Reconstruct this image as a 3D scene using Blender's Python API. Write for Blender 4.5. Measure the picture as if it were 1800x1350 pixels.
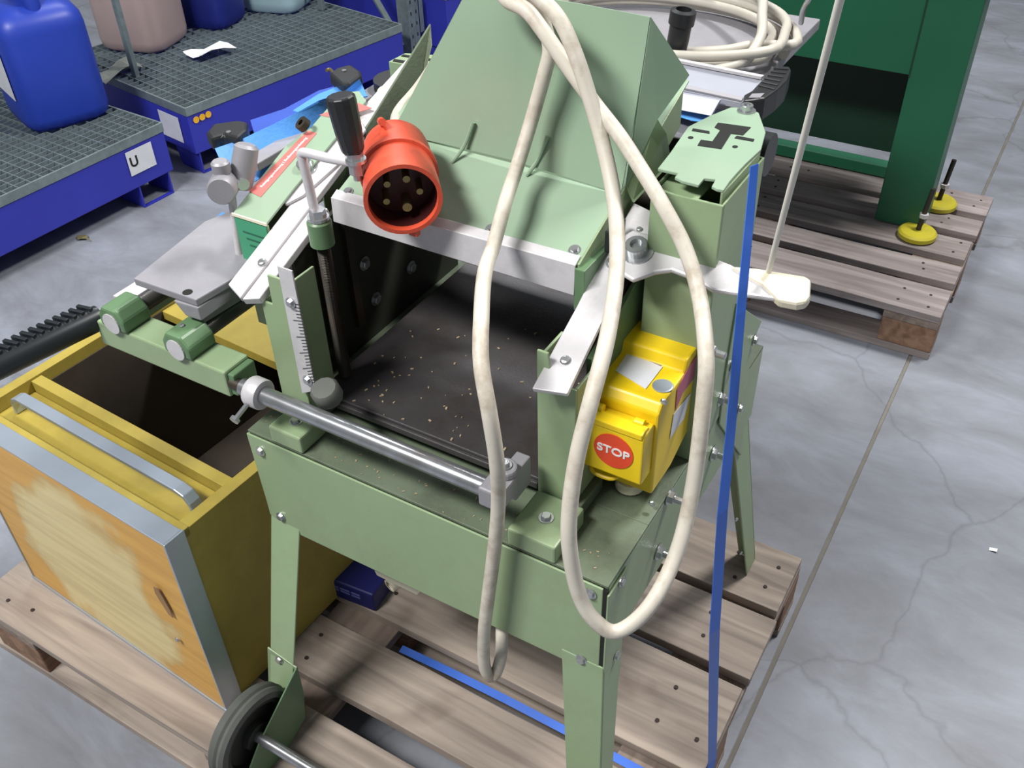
import bpy, bmesh, math, random
from mathutils import Vector, Matrix
random.seed(7)
for o in list(bpy.data.objects): bpy.data.objects.remove(o)
SC = bpy.context.scene; COL = SC.collection
# ------------------------------------------------------------------ camera
CAM = Vector((0.8783, -0.6831, 1.6648))
YAW, PITCH, ROLL, F = math.radians(31.9), math.radians(39.2), math.radians(-1.82), 1690.0
fw = Vector((-math.sin(YAW)*math.cos(PITCH), math.cos(YAW)*math.cos(PITCH), -math.sin(PITCH)))
r0 = fw.cross(Vector((0, 0, 1))).normalized(); u0 = r0.cross(fw)
RT = r0*math.cos(ROLL)+u0*math.sin(ROLL); UP = -r0*math.sin(ROLL)+u0*math.cos(ROLL)
cd = bpy.data.cameras.new('camera'); cam = bpy.data.objects.new('camera', cd); COL.objects.link(cam)
cd.sensor_width = 36; cd.lens = 36*F/1800; cd.clip_start = .02; cd.clip_end = 60
m = Matrix((RT, UP, -fw)).transposed().to_4x4(); m.translation = CAM; cam.matrix_world = m
SC.camera = cam
# ------------------------------------------------------------------ world and hall lamps
w = bpy.data.worlds.new('hall_ambient'); SC.world = w; w.use_nodes = True
bg = w.node_tree.nodes['Background']; bg.inputs[0].default_value = (.86, .93, 1, 1); bg.inputs[1].default_value = .21
def area(loc, target, sx, sy, e, c=(1, 1, 1)):
    l = bpy.data.lights.new('hall_lamp', 'AREA'); l.shape = 'RECTANGLE'; l.size = sx; l.size_y = sy; l.energy = e; l.color = c
    o = bpy.data.objects.new('hall_lamp', l); COL.objects.link(o); o.location = loc
    o.rotation_euler = (Vector(target)-Vector(loc)).to_track_quat('-Z', 'Y').to_euler()
area((1.6, 2.6, 4.6), (0.2, .3, .6), 1.0, .3, 195, (1, .98, .95))
area((-.9, -2.0, 4.4), (-.2, .3, .5), 1.6, .6, 240, (1, .99, .96))
area((-2.5, 3.5, 5.0), (-1.2, 1.8, .2), 1.6, .6, 90, (.95, .98, 1))
SC.view_settings.view_transform = 'Standard'; SC.view_settings.look = 'None'
SC.view_settings.exposure = 0.08; SC.view_settings.gamma = 1; SC.view_settings.use_curve_mapping = False

# ------------------------------------------------------------------ helpers
def at(px, py, x=None, y=None, z=None):
    """point on the ray through a photo pixel, on a plane of known x, y or z"""
    d = RT*((px-900)/F)-UP*((py-675)/F)+fw
    t = (x-CAM.x)/d.x if x is not None else (y-CAM.y)/d.y if y is not None else (z-CAM.z)/d.z
    return CAM+d*t
def inc(px, py, z0=.944, s=.38):
    d = RT*((px-900)/F)-UP*((py-675)/F)+fw
    return CAM+d*((z0+s*CAM.y-CAM.z)/(d.z-s*d.y))
def lin(c):
    return tuple(((v/255)/12.92 if v <= 10 else (((v/255)+.055)/1.055)**2.4) for v in c)
def mat(name, rgb, rough=.5, metal=0, var=.12, scale=14, bump=0.0, bscale=60, dirt=None, dirt_amt=.0, dscale=5, trans=0, alpha=None, coat=0, stretch=None, emit=None):
    m = bpy.data.materials.new(name); m.use_nodes = True; nt = m.node_tree; N = nt.nodes; L = nt.links
    b = N['Principled BSDF']; c = lin(rgb)
    tc = N.new('ShaderNodeTexCoord'); mp = N.new('ShaderNodeMapping'); L.new(tc.outputs['Object'], mp.inputs[0])
    if stretch: mp.inputs['Scale'].default_value = stretch
    n = N.new('ShaderNodeTexNoise'); n.inputs['Scale'].default_value = scale; n.inputs['Detail'].default_value = 5; L.new(mp.outputs[0], n.inputs[0])
    r = N.new('ShaderNodeValToRGB'); L.new(n.outputs[0], r.inputs[0])
    r.color_ramp.elements[0].position = .3; r.color_ramp.elements[1].position = .7
    r.color_ramp.elements[0].color = tuple(v*(1-var) for v in c)+(1,); r.color_ramp.elements[1].color = tuple(min(1, v*(1+var)) for v in c)+(1,)
    out = r.outputs[0]
    if dirt:
        n2 = N.new('ShaderNodeTexNoise'); n2.inputs['Scale'].default_value = dscale; n2.inputs['Detail'].default_value = 8; n2.inputs['Roughness'].default_value = .7; L.new(mp.outputs[0], n2.inputs[0])
        r2 = N.new('ShaderNodeValToRGB'); L.new(n2.outputs[0], r2.inputs[0]); r2.color_ramp.elements[0].position = .48; r2.color_ramp.elements[1].position = .68
        r2.color_ramp.elements[0].color = (0, 0, 0, 1); r2.color_ramp.elements[1].color = (dirt_amt,)*3+(1,)
        mx = N.new('ShaderNodeMixRGB'); L.new(r2.outputs[0], mx.inputs[0]); L.new(out, mx.inputs[1]); mx.inputs[2].default_value = lin(dirt)+(1,); out = mx.outputs[0]
    L.new(out, b.inputs['Base Color']); b.inputs['Roughness'].default_value = rough; b.inputs['Metallic'].default_value = metal
    b.inputs['Coat Weight'].default_value = coat
    if trans: b.inputs['Transmission Weight'].default_value = trans
    if bump:
        n3 = N.new('ShaderNodeTexNoise'); n3.inputs['Scale'].default_value = bscale; L.new(mp.outputs[0], n3.inputs[0])
        bp = N.new('ShaderNodeBump'); bp.inputs['Strength'].default_value = bump; bp.inputs['Distance'].default_value = .002; L.new(n3.outputs[0], bp.inputs['Height']); L.new(bp.outputs[0], b.inputs['Normal'])
    return m
M = dict(
 green=mat('green_enamel', (142, 163, 126), .38, var=.05, scale=6, bump=.08, bscale=300, dirt=(120, 120, 100), dirt_amt=.3, dscale=4),
 greentop=mat('green_enamel_hood', (144, 168, 144), .34, var=.05, scale=5, bump=.05, bscale=300, dirt=(150, 155, 140), dirt_amt=.35, dscale=3),
 greendirty=mat('green_enamel_dusty', (96, 108, 88), .55, var=.12, scale=9, bump=.2, bscale=260, dirt=(66, 64, 56), dirt_amt=.7, dscale=7),
 greendark=mat('green_enamel_deep', (92, 122, 88), .4, var=.08, scale=8),
 gap=mat('black_shadow_gap', (22, 24, 22), .9),
 alu=mat('cast_aluminium', (206, 203, 206), .45, .2, var=.05, scale=20, bump=.08, bscale=250, dirt=(150, 148, 150), dirt_amt=.35, dscale=12),
 steel=mat('bright_zinc_steel', (188, 190, 192), .28, .85, var=.06, scale=30),
 castgrey=mat('grey_machined_plate', (152, 150, 156), .5, .25, var=.05, scale=14, dirt=(120, 120, 126), dirt_amt=.4, dscale=6),
 rod=mat('polished_round_bar', (170, 172, 176), .25, .8, var=.08, scale=30, dirt=(110, 100, 85), dirt_amt=.4, dscale=18),
 guidegrey=mat('dark_guide_bar', (92, 90, 88), .35, .5, var=.1, scale=30),
 darksteel=mat('worn_steel_bed', (92, 89, 90), .34, .55, var=.12, scale=12, bump=.12, bscale=220, dirt=(70, 58, 50), dirt_amt=.5, dscale=9),
 iron=mat('oily_iron', (62, 58, 52), .5, .5, var=.25, scale=20, dirt=(80, 56, 38), dirt_amt=.6, dscale=14),
 inner=mat('dark_interior', (44, 46, 38), .7, var=.3, scale=12),  # dark tone for the left inner wall, rear panel and underframe plate
 black=mat('black_plastic', (34, 35, 37), .38, var=.1),
 blackgrip=mat('black_grip', (26, 30, 34), .35, var=.1),
 rubber=mat('grey_rubber', (92, 94, 90), .75, var=.1, scale=30),
 rubberdark=mat('dark_wheel_hub', (40, 42, 36), .6, var=.2),
 yellow=mat('yellow_plastic', (236, 202, 22), .4, var=.05, scale=8, dirt=(200, 160, 30), dirt_amt=.3, dscale=14),
 ywood=mat('yellow_stained_edge', (164, 146, 64), .5, var=.10, scale=9, dirt=(128, 108, 44), dirt_amt=.5, dscale=4),
 cable=mat('cream_cable', (206, 199, 186), .5, var=.06, scale=20, dirt=(150, 128, 104), dirt_amt=.55, dscale=22),
 cablegrey=mat('grey_cable', (186, 181, 170), .5, var=.06, scale=20),
 cream=mat('cream_plastic', (226, 219, 196), .45, var=.04),
 red=mat('red_plug_plastic', (218, 84, 56), .42, var=.08, scale=14, dirt=(150, 50, 40), dirt_amt=.4, dscale=24),
 red_shade=mat('shaded_mouth_red', (62, 20, 20), .5),
 brass=mat('brass_pin', (140, 126, 84), .35, .8),
 redsign=mat('red_sticker', (204, 112, 106), .5, var=.08),
 stopred=mat('stop_disc_red', (226, 74, 42), .45, var=.05),
 white=mat('white_print', (232, 232, 232), .5, var=.02),
 paper=mat('paper_label', (214, 216, 222), .6, var=.05),
 teal=mat('teal_sticker', (62, 150, 112), .4, var=.06),
 tealdark=mat('dark_print', (34, 92, 72), .5, var=.05),
 pink=mat('pink_side_label', (178, 92, 116), .5, var=.08),
 strap=mat('blue_strap', (58, 108, 208), .4, var=.05),
 web=mat('blue_web', (74, 140, 214), .55, var=.10, scale=9, bump=.3, bscale=180),
 webdark=mat('blue_web_dark', (30, 70, 170), .55, var=.1),
 trayblue=mat('blue_tray_paint', (46, 52, 168), .5, var=.05, scale=5),
 galv=mat('galvanised_steel', (132, 146, 148), .5, .45, var=.12, scale=40, dirt=(90, 100, 100), dirt_amt=.4, dscale=12),
 canblue=mat('blue_canister_plastic', (36, 62, 168), .42, var=.06, scale=4, bump=.1, bscale=30),
 cannavy=mat('navy_canister_plastic', (28, 38, 120), .45, var=.08, scale=4),
 canpink=mat('brownish_translucent_plastic', (172, 152, 150), .45, var=.10, scale=4),
 canwhite=mat('pale_translucent_plastic', (160, 188, 196), .4, var=.05, scale=4),
 orange=mat('orange_dot', (232, 176, 40), .5),
 bench=mat('dark_green_bench_paint', (28, 92, 64), .4, var=.08, scale=4),
 benchdark=mat('deep_green_bench_paint', (16, 50, 36), .5, var=.08, scale=4),
 olive=mat('olive_foot_plastic', (190, 178, 48), .45, var=.08),
 fence=mat('white_anodised', (166, 168, 180), .4, .1, var=.03),
 rope=mat('white_rope', (222, 218, 208), .6, var=.04),
 navybox=mat('navy_carton', (24, 28, 92), .45, var=.08),
 chip=mat('wood_chip', (164, 146, 118), .7, var=.2, scale=40),
 leaf=mat('dry_leaf', (122, 116, 80), .7, var=.2),
 silveredge=mat('aluminium_edging', (176, 186, 200), .34, .6, var=.04, scale=16),
)
def wood_mat(name, c1, c2, knot=(90, 70, 58), axis='X', grain=1.0):
    m = bpy.data.materials.new(name); m.use_nodes = True; nt = m.node_tree; N = nt.nodes; L = nt.links; b = N['Principled BSDF']
    tc = N.new('ShaderNodeTexCoord'); mp = N.new('ShaderNodeMapping'); L.new(tc.outputs['Object'], mp.inputs[0])
    oi = N.new('ShaderNodeObjectInfo'); ad = N.new('ShaderNodeVectorMath'); ad.operation = 'ADD'
    mu = N.new('ShaderNodeMath'); mu.operation = 'MULTIPLY'; mu.inputs[1].default_value = 9; L.new(oi.outputs['Random'], mu.inputs[0]); L.new(mp.outputs[0], ad.inputs[0]); L.new(mu.outputs[0], ad.inputs[1])
    mp.inputs['Scale'].default_value = (1.2, 18, 18) if axis == 'X' else (18, 1.2, 18)
    n = N.new('ShaderNodeTexNoise'); n.inputs['Scale'].default_value = 2.2*grain; n.inputs['Detail'].default_value = 6; n.inputs['Distortion'].default_value = .6; L.new(ad.outputs[0], n.inputs[0])
    r = N.new('ShaderNodeValToRGB'); L.new(n.outputs[0], r.inputs[0]); e = r.color_ramp.elements
    e[0].position = .3; e[0].color = lin(c1)+(1,); e[1].position = .66; e[1].color = lin(c2)+(1,)
    ad2 = N.new('ShaderNodeVectorMath'); ad2.operation = 'ADD'; L.new(tc.outputs['Object'], ad2.inputs[0]); L.new(mu.outputs[0], ad2.inputs[1])
    n2 = N.new('ShaderNodeTexNoise'); n2.inputs['Scale'].default_value = 7; n2.inputs['Detail'].default_value = 3; L.new(ad2.outputs[0], n2.inputs[0])
    r2 = N.new('ShaderNodeValToRGB'); L.new(n2.outputs[0], r2.inputs[0]); r2.color_ramp.elements[0].position = .60; r2.color_ramp.elements[1].position = .76
    r2.color_ramp.elements[0].color = (0, 0, 0, 1); r2.color_ramp.elements[1].color = (.55, .55, .55, 1)
    mx = N.new('ShaderNodeMixRGB'); L.new(r2.outputs[0], mx.inputs[0]); L.new(r.outputs[0], mx.inputs[1]); mx.inputs[2].default_value = lin(knot)+(1,)
    L.new(mx.outputs[0], b.inputs['Base Color']); b.inputs['Roughness'].default_value = .78
    bp = N.new('ShaderNodeBump'); bp.inputs['Strength'].default_value = .25; bp.inputs['Distance'].default_value = .002; L.new(n.outputs[0], bp.inputs['Height']); L.new(bp.outputs[0], b.inputs['Normal'])
    return m
M['plank'] = wood_mat('weathered_plank', (126, 114, 106), (172, 158, 146))
M['planky'] = wood_mat('weathered_cross_plank', (112, 98, 90), (150, 134, 122), axis='Y')
M['block'] = wood_mat('pallet_block', (112, 82, 62), (150, 118, 96), axis='Y')
M['plank2'] = wood_mat('grey_brown_plank', (116, 106, 104), (158, 148, 146))

def floor_mat():
    m = bpy.data.materials.new('stained_concrete'); m.use_nodes = True; nt = m.node_tree; N = nt.nodes; L = nt.links; b = N['Principled BSDF']
    tc = N.new('ShaderNodeTexCoord'); mp = N.new('ShaderNodeMapping'); L.new(tc.outputs['Object'], mp.inputs[0])
    mp.inputs['Rotation'].default_value = (0, 0, math.radians(15)); mp.inputs['Scale'].default_value = (1, 2.2, 1)
    n = N.new('ShaderNodeTexNoise'); n.inputs['Scale'].default_value = 2.6; n.inputs['Detail'].default_value = 9; n.inputs['Roughness'].default_value = .66; n.inputs['Distortion'].default_value = .5; L.new(mp.outputs[0], n.inputs[0])
    r = N.new('ShaderNodeValToRGB'); L.new(n.outputs[0], r.inputs[0]); e = r.color_ramp.elements
    e[0].position = .28; e[0].color = lin((114, 116, 122))+(1,); e[1].position = .74; e[1].color = lin((150, 155, 168))+(1,)
    x = e.new(.5); x.color = lin((132, 135, 143))+(1,)
    v = N.new('ShaderNodeTexVoronoi'); v.feature = 'DISTANCE_TO_EDGE'; v.inputs['Scale'].default_value = 1.3
    nd = N.new('ShaderNodeTexNoise'); nd.inputs['Scale'].default_value = 3; nd.inputs['Detail'].default_value = 6; L.new(tc.outputs['Object'], nd.inputs[0])
    av = N.new('ShaderNodeMixRGB'); av.inputs[0].default_value = .22; L.new(tc.outputs['Object'], av.inputs[1]); L.new(nd.outputs[1], av.inputs[2]); L.new(av.outputs[0], v.inputs[0])
    r3 = N.new('ShaderNodeValToRGB'); L.new(v.outputs[0], r3.inputs[0]); r3.color_ramp.elements[0].position = 0; r3.color_ramp.elements[0].color = (.35,)*3+(1,); r3.color_ramp.elements[1].position = .006; r3.color_ramp.elements[1].color = (0, 0, 0, 1)
    mx = N.new('ShaderNodeMixRGB'); L.new(r3.outputs[0], mx.inputs[0]); L.new(r.outputs[0], mx.inputs[1]); mx.inputs[2].default_value = lin((92, 92, 94))+(1,)
    L.new(mx.outputs[0], b.inputs['Base Color']); b.inputs['Roughness'].default_value = .5; b.inputs['Specular IOR Level'].default_value = .35
    bp = N.new('ShaderNodeBump'); bp.inputs['Strength'].default_value = .15; bp.inputs['Distance'].default_value = .003; L.new(n.outputs[0], bp.inputs['Height']); L.new(bp.outputs[0], b.inputs['Normal'])
    return m
M['floor'] = floor_mat()
def frontpanel_mat():
    """yellow stained plywood worn pale in the middle"""
    m = bpy.data.materials.new('worn_yellow_plywood'); m.use_nodes = True; nt = m.node_tree; N = nt.nodes; L = nt.links; b = N['Principled BSDF']
    tc = N.new('ShaderNodeTexCoord'); mp = N.new('ShaderNodeMapping'); L.new(tc.outputs['Object'], mp.inputs[0])
    mp.inputs['Location'].default_value = (0, 0, .1); mp.inputs['Scale'].default_value = (3.1, 0, 2.6); mp.inputs['Rotation'].default_value = (0, 0, 0)
    nz = N.new('ShaderNodeTexNoise'); nz.inputs['Scale'].default_value = 9; nz.inputs['Detail'].default_value = 6; L.new(tc.outputs['Object'], nz.inputs[0])
    ln = N.new('ShaderNodeVectorMath'); ln.operation = 'LENGTH'; L.new(mp.outputs[0], ln.inputs[0])
    a = N.new('ShaderNodeMath'); a.operation = 'MULTIPLY_ADD'; L.new(nz.outputs[0], a.inputs[0]); a.inputs[1].default_value = .7; L.new(ln.outputs['Value'], a.inputs[2])
    r = N.new('ShaderNodeValToRGB'); L.new(a.outputs[0], r.inputs[0]); e = r.color_ramp.elements
    e[0].position = .84; e[0].color = lin((222, 204, 152))+(1,); e[1].position = 1.14; e[1].color = lin((214, 166, 84))+(1,)
    x = e.new(.96); x.color = lin((208, 178, 116))+(1,)
    mg = N.new('ShaderNodeMapping'); mg.inputs['Scale'].default_value = (2, 10, 26); L.new(tc.outputs['Object'], mg.inputs[0])
    g = N.new('ShaderNodeTexNoise'); g.inputs['Scale'].default_value = 2; g.inputs['Detail'].default_value = 5; L.new(mg.outputs[0], g.inputs[0])
    r2 = N.new('ShaderNodeValToRGB'); L.new(g.outputs[0], r2.inputs[0]); r2.color_ramp.elements[0].position = .35; r2.color_ramp.elements[0].color = (.8, .76, .72, 1); r2.color_ramp.elements[1].position = .6; r2.color_ramp.elements[1].color = (1, 1, 1, 1)
    mx = N.new('ShaderNodeMixRGB'); mx.blend_type = 'MULTIPLY'; mx.inputs[0].default_value = .8; L.new(r.outputs[0], mx.inputs[1]); L.new(r2.outputs[0], mx.inputs[2])
    L.new(mx.outputs[0], b.inputs['Base Color']); b.inputs['Roughness'].default_value = .5
    return m
M['ply'] = frontpanel_mat()

class MB:
    def __init__(s): s.v = []; s.f = []
    def add(s, vs, fs):
        k = len(s.v); s.v += [Vector(v) for v in vs]; s.f += [tuple(k+i for i in f) for f in fs]; return s
    def box(s, a, b, rot=None, c=None):
        x0, y0, z0 = a; x1, y1, z1 = b
        vs = [Vector((x, y, z)) for x in (x0, x1) for y in (y0, y1) for z in (z0, z1)]
        if rot is not None:
            c = Vector(c) if c is not None else (Vector(a)+Vector(b))/2
            vs = [rot@(v-c)+c for v in vs]
        return s.add(vs, [(0, 1, 3, 2), (4, 6, 7, 5), (0, 4, 5, 1), (2, 3, 7, 6), (0, 2, 6, 4), (1, 5, 7, 3)])
    def ext(s, pts, vec):
        n = len(pts); p = [Vector(q) for q in pts]; vec = Vector(vec)
        return s.add(p+[q+vec for q in p], [tuple(range(n))[::-1], tuple(range(n, 2*n))]+[(i, (i+1) % n, n+(i+1) % n, n+i) for i in range(n)])
    def lathe(s, prof, org, axis, seg=20, cap=True):
        """prof: list of (radius, distance along axis)"""
        ax = Vector(axis).normalized(); a = ax.orthogonal().normalized(); b = ax.cross(a); org = Vector(org)
        k = len(s.v)
        for r, h in prof:
            for i in range(seg):
                t = 2*math.pi*i/seg; s.v.append(org+ax*h+(a*math.cos(t)+b*math.sin(t))*r)
        for j in range(len(prof)-1):
            for i in range(seg):
                i2 = (i+1) % seg; s.f.append((k+j*seg+i, k+j*seg+i2, k+(j+1)*seg+i2, k+(j+1)*seg+i))
        if cap: s.f.append(tuple(k+i for i in range(seg))[::-1]); s.f.append(tuple(k+(len(prof)-1)*seg+i for i in range(seg)))
        return s
    def cyl(s, p, q, r, seg=16, r2=None):
        p = Vector(p); q = Vector(q); return s.lathe([(r, 0), (r2 if r2 is not None else r, (q-p).length)], p, q-p, seg)
    def tube(s, pts, r, seg=12, sub=6, closed=False):
        pts = [Vector(p) for p in pts]; P = []
        if sub > 1:
            n = len(pts)
            for i in range(n-1):
                a = pts[max(0, i-1)]; b = pts[i]; c = pts[i+1]; d = pts[min(n-1, i+2)]
                for j in range(sub):
                    t = j/sub; P.append(.5*((2*b)+(c-a)*t+(2*a-5*b+4*c-d)*t*t+(-a+3*b-3*c+d)*t**3))
            P.append(pts[-1])
        else: P = pts
        k = len(s.v); nrm = None
        for i, p in enumerate(P):
            t = (P[min(i+1, len(P)-1)]-P[max(i-1, 0)])
            if t.length < 1e-9: t = Vector((0, 0, 1))
            t.normalize()
            if nrm is None: nrm = t.orthogonal().normalized()
            nrm = (nrm-t*nrm.dot(t)).normalized(); bn = t.cross(nrm)
            for j in range(seg):
                a = 2*math.pi*j/seg; s.v.append(p+(nrm*math.cos(a)+bn*math.sin(a))*r)
        for i in range(len(P)-1):
            for j in range(seg):
                j2 = (j+1) % seg; s.f.append((k+i*seg+j, k+i*seg+j2, k+(i+1)*seg+j2, k+(i+1)*seg+j))
        s.f.append(tuple(k+j for j in range(seg))[::-1]); s.f.append(tuple(k+(len(P)-1)*seg+j for j in range(seg)))
        return s
    def ribbon(s, rows, th):
        """rows of points (grid), thickened along the surface normal"""
        nr = len(rows); nc = len(rows[0]); g = [[Vector(p) for p in r] for r in rows]; top = []; bot = []
        for i in range(nr):
            for j in range(nc):
                du = g[min(i+1, nr-1)][j]-g[max(i-1, 0)][j]; dv = g[i][min(j+1, nc-1)]-g[i][max(j-1, 0)]
                n = du.cross(dv); n = n.normalized() if n.length > 1e-9 else Vector((0, 0, 1))
                top.append(g[i][j]+n*th/2); bot.append(g[i][j]-n*th/2)
        N = nr*nc; fs = []
        for i in range(nr-1):
            for j in range(nc-1):
                a, b, c, d = i*nc+j, i*nc+j+1, (i+1)*nc+j+1, (i+1)*nc+j
                fs.append((a, d, c, b)); fs.append((N+a, N+b, N+c, N+d))
        edge = [(0, j) for j in range(nc)]+[(i, nc-1) for i in range(1, nr)]+[(nr-1, j) for j in range(nc-2, -1, -1)]+[(i, 0) for i in range(nr-2, 0, -1)]
        for q in range(len(edge)):
            a = edge[q][0]*nc+edge[q][1]; b = edge[(q+1) % len(edge)][0]*nc+edge[(q+1) % len(edge)][1]; fs.append((a, b, N+b, N+a))
        return s.add(top+bot, fs)
    def mesh(s, name):
        me = bpy.data.meshes.new(name); me.from_pydata([tuple(v) for v in s.v], [], s.f)
        bm = bmesh.new(); bm.from_mesh(me); bmesh.ops.recalc_face_normals(bm, faces=bm.faces); bm.to_mesh(me); bm.free(); return me
def link(name, me, material, parent=None, mx=None, smooth=False, bevel=0, label=None):
    o = bpy.data.objects.new(name, me); COL.objects.link(o)
    if not me.materials: me.materials.append(material)
    if smooth:
        for p in me.polygons: p.use_smooth = True
        try: me.set_sharp_from_angle(angle=math.radians(38))
        except Exception: pass
    if parent is not None:
        o.parent = parent
        if parent.type == 'EMPTY': o.matrix_parent_inverse = Matrix.Translation(-parent.location)
    if mx is not None: o.matrix_basis = mx
    if bevel:
        b = o.modifiers.new('bevel', 'BEVEL'); b.width = bevel; b.segments = 2; b.limit_method = 'ANGLE'; b.angle_limit = math.radians(35)
    if label: o['label'] = label
    return o
def part(name, mb, m, parent, smooth=False, bevel=0, label=None, kind=None):
    """mesh in world coordinates; its origin is moved to its own centre"""
    c = sum(mb.v, Vector())/len(mb.v)
    mb.v = [v-c for v in mb.v]
    T = Matrix.Translation(c)
    o = link(name, mb.mesh(name), M[m] if isinstance(m, str) else m, None, None, smooth, bevel, label)
    if parent is not None:
        o.parent = parent
        o.matrix_parent_inverse = (Matrix.Translation(-parent.location) if parent.type == 'EMPTY' else WM[parent.name].inverted())
    o.matrix_basis = T; WM[o.name] = T
    if kind: o['kind'] = kind
    return o
WM = {}
def thing(name, label, cat, loc, group=None):
    o = bpy.data.objects.new(name, None); COL.objects.link(o); o.empty_display_size = .05; o.location = loc
    o['label'] = label; o['category'] = cat
    if group: o['group'] = group
    return o
def tag(o, label, cat, group=None, kind=None):
    o['label'] = label; o['category'] = cat
    if group: o['group'] = group
    if kind: o['kind'] = kind
    return o
# bolts: one shared mesh, axis +Z, head radius 1
_b = MB().lathe([(1.45, 0), (1.45, .18)], (0, 0, 0), (0, 0, 1), 16); _b.lathe([(1, .18), (1, .72), (.86, .85)], (0, 0, 0), (0, 0, 1), 6)
BOLT = _b.mesh('bolt'); BOLT.materials.append(M['steel'])
_b = MB().lathe([(1.6, 0), (1.6, .2)], (0, 0, 0), (0, 0, 1), 16); _b.lathe([(1.15, .2), (1.15, .9), (1.0, 1.05)], (0, 0, 0), (0, 0, 1), 6); _b.lathe([(.62, 1.0), (.62, 2.6), (.5, 2.75)], (0, 0, 0), (0, 0, 1), 12)
STUD = _b.mesh('stud'); STUD.materials.append(M['steel'])
_b = MB().lathe([(1.0, 0), (1.0, .25), (.8, .5), (.45, .6)], (0, 0, 0), (0, 0, 1), 16)
SCREW = _b.mesh('screw'); SCREW.materials.append(M['steel'])
_b = MB().lathe([(1.5, 0), (1.5, .15)], (0, 0, 0), (0, 0, 1), 20); _b.lathe([(1.0, .15), (1.0, 1.0), (.92, 1.08), (.55, 1.08), (.55, .6), (.01, .6)], (0, 0, 0), (0, 0, 1), 20)
SOCKET = _b.mesh('socket_screw'); SOCKET.materials.append(M['steel'])
def fix(me, name, p, n, r, parent):
    q = Vector((0, 0, 1)).rotation_difference(Vector(n).normalized()).to_matrix().to_4x4()
    mx = Matrix.Translation(Vector(p))@q@Matrix.Scale(r, 4)
    o = bpy.data.objects.new(name, me); COL.objects.link(o); o.parent = parent
    o.matrix_parent_inverse = Matrix.Translation(-parent.location) if parent.type == 'EMPTY' else WM[parent.name].inverted()
    o.matrix_basis = mx; return o
def text_mesh(s, size, th=.0004):
    cu = bpy.data.curves.new('t', 'FONT'); cu.body = s; cu.size = size; cu.extrude = th; cu.align_x = 'CENTER'; cu.align_y = 'CENTER'; cu.offset = size*.02
    o = bpy.data.objects.new('t', cu); COL.objects.link(o)
    me = bpy.data.meshes.new_from_object(o.evaluated_get(bpy.context.evaluated_depsgraph_get()))
    bpy.data.objects.remove(o); return me
def lettering(name, s, size, p, xdir, normal, m, parent, th=.0004, sx=1):
    me = text_mesh(s, size, th); me.materials.clear(); me.materials.append(M[m])
    X = Vector(xdir).normalized(); Z = Vector(normal).normalized(); Y = Z.cross(X).normalized(); X = Y.cross(Z)
    R = Matrix((X*sx, Y, Z)).transposed().to_4x4(); R.translation = Vector(p)
    o = bpy.data.objects.new(name, me); COL.objects.link(o); o.parent = parent
    o.matrix_parent_inverse = Matrix.Translation(-parent.location) if parent.type == 'EMPTY' else WM[parent.name].inverted()
    o.matrix_basis = R; return o

# ================================================================== SETTING
fl = MB(); JX0, JX1 = .706, .716
fl.box((-7, -5, -.12), (JX0, 9, 0)); fl.box((JX1, -5, -.12), (7, 9, 0)); fl.box((JX0, -5, -.12), (JX1, 9, -.004))
o = link('floor', fl.mesh('floor'), M['floor']); o['kind'] = 'structure'
jo = link('trim_1', MB().box((JX0+.001, -5, -.0038), (JX1-.001, 9, -.0025)).mesh('trim_1'), mat('joint_sealant', (120, 116, 108), .8)); jo['kind'] = 'structure'

# ================================================================== PALLETS
NAIL = MB().lathe([(.004, 0), (.004, .0012)], (0, 0, 0), (0, 0, 1), 8).mesh('nail_head'); NAIL.materials.append(mat('rusty_nail', (62, 52, 48), .7, .4))
def board(root, x0, x1, y0, y1, z0, z1, m, seed, name='board'):
    rr = random.Random(seed); n = 8; long_x = (x1-x0) > (y1-y0)
    mb = MB(); vs = []; fs = []
    for i in range(n+1):
        t = i/n
        w0, w1, dz = rr.uniform(-.0015, .0015), rr.uniform(-.0015, .0015), rr.uniform(-.001, .0012)
        if long_x: c = [(x0+(x1-x0)*t, y0+w0, z) for z in (z0, z1+dz)]+[(x0+(x1-x0)*t, y1+w1, z) for z in (z1+dz, z0)]
        else: c = [(x0+w0, y0+(y1-y0)*t, z) for z in (z0, z1+dz)]+[(x1+w1, y0+(y1-y0)*t, z) for z in (z1+dz, z0)]
        vs += c
    for i in range(n):
        for j in range(4): fs.append((i*4+j, i*4+(j+1) % 4, (i+1)*4+(j+1) % 4, (i+1)*4+j))
    fs += [(0, 1, 2, 3), (n*4+3, n*4+2, n*4+1, n*4)]
    mb.add(vs, fs); return part(name, mb, m, root, bevel=.002)
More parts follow.
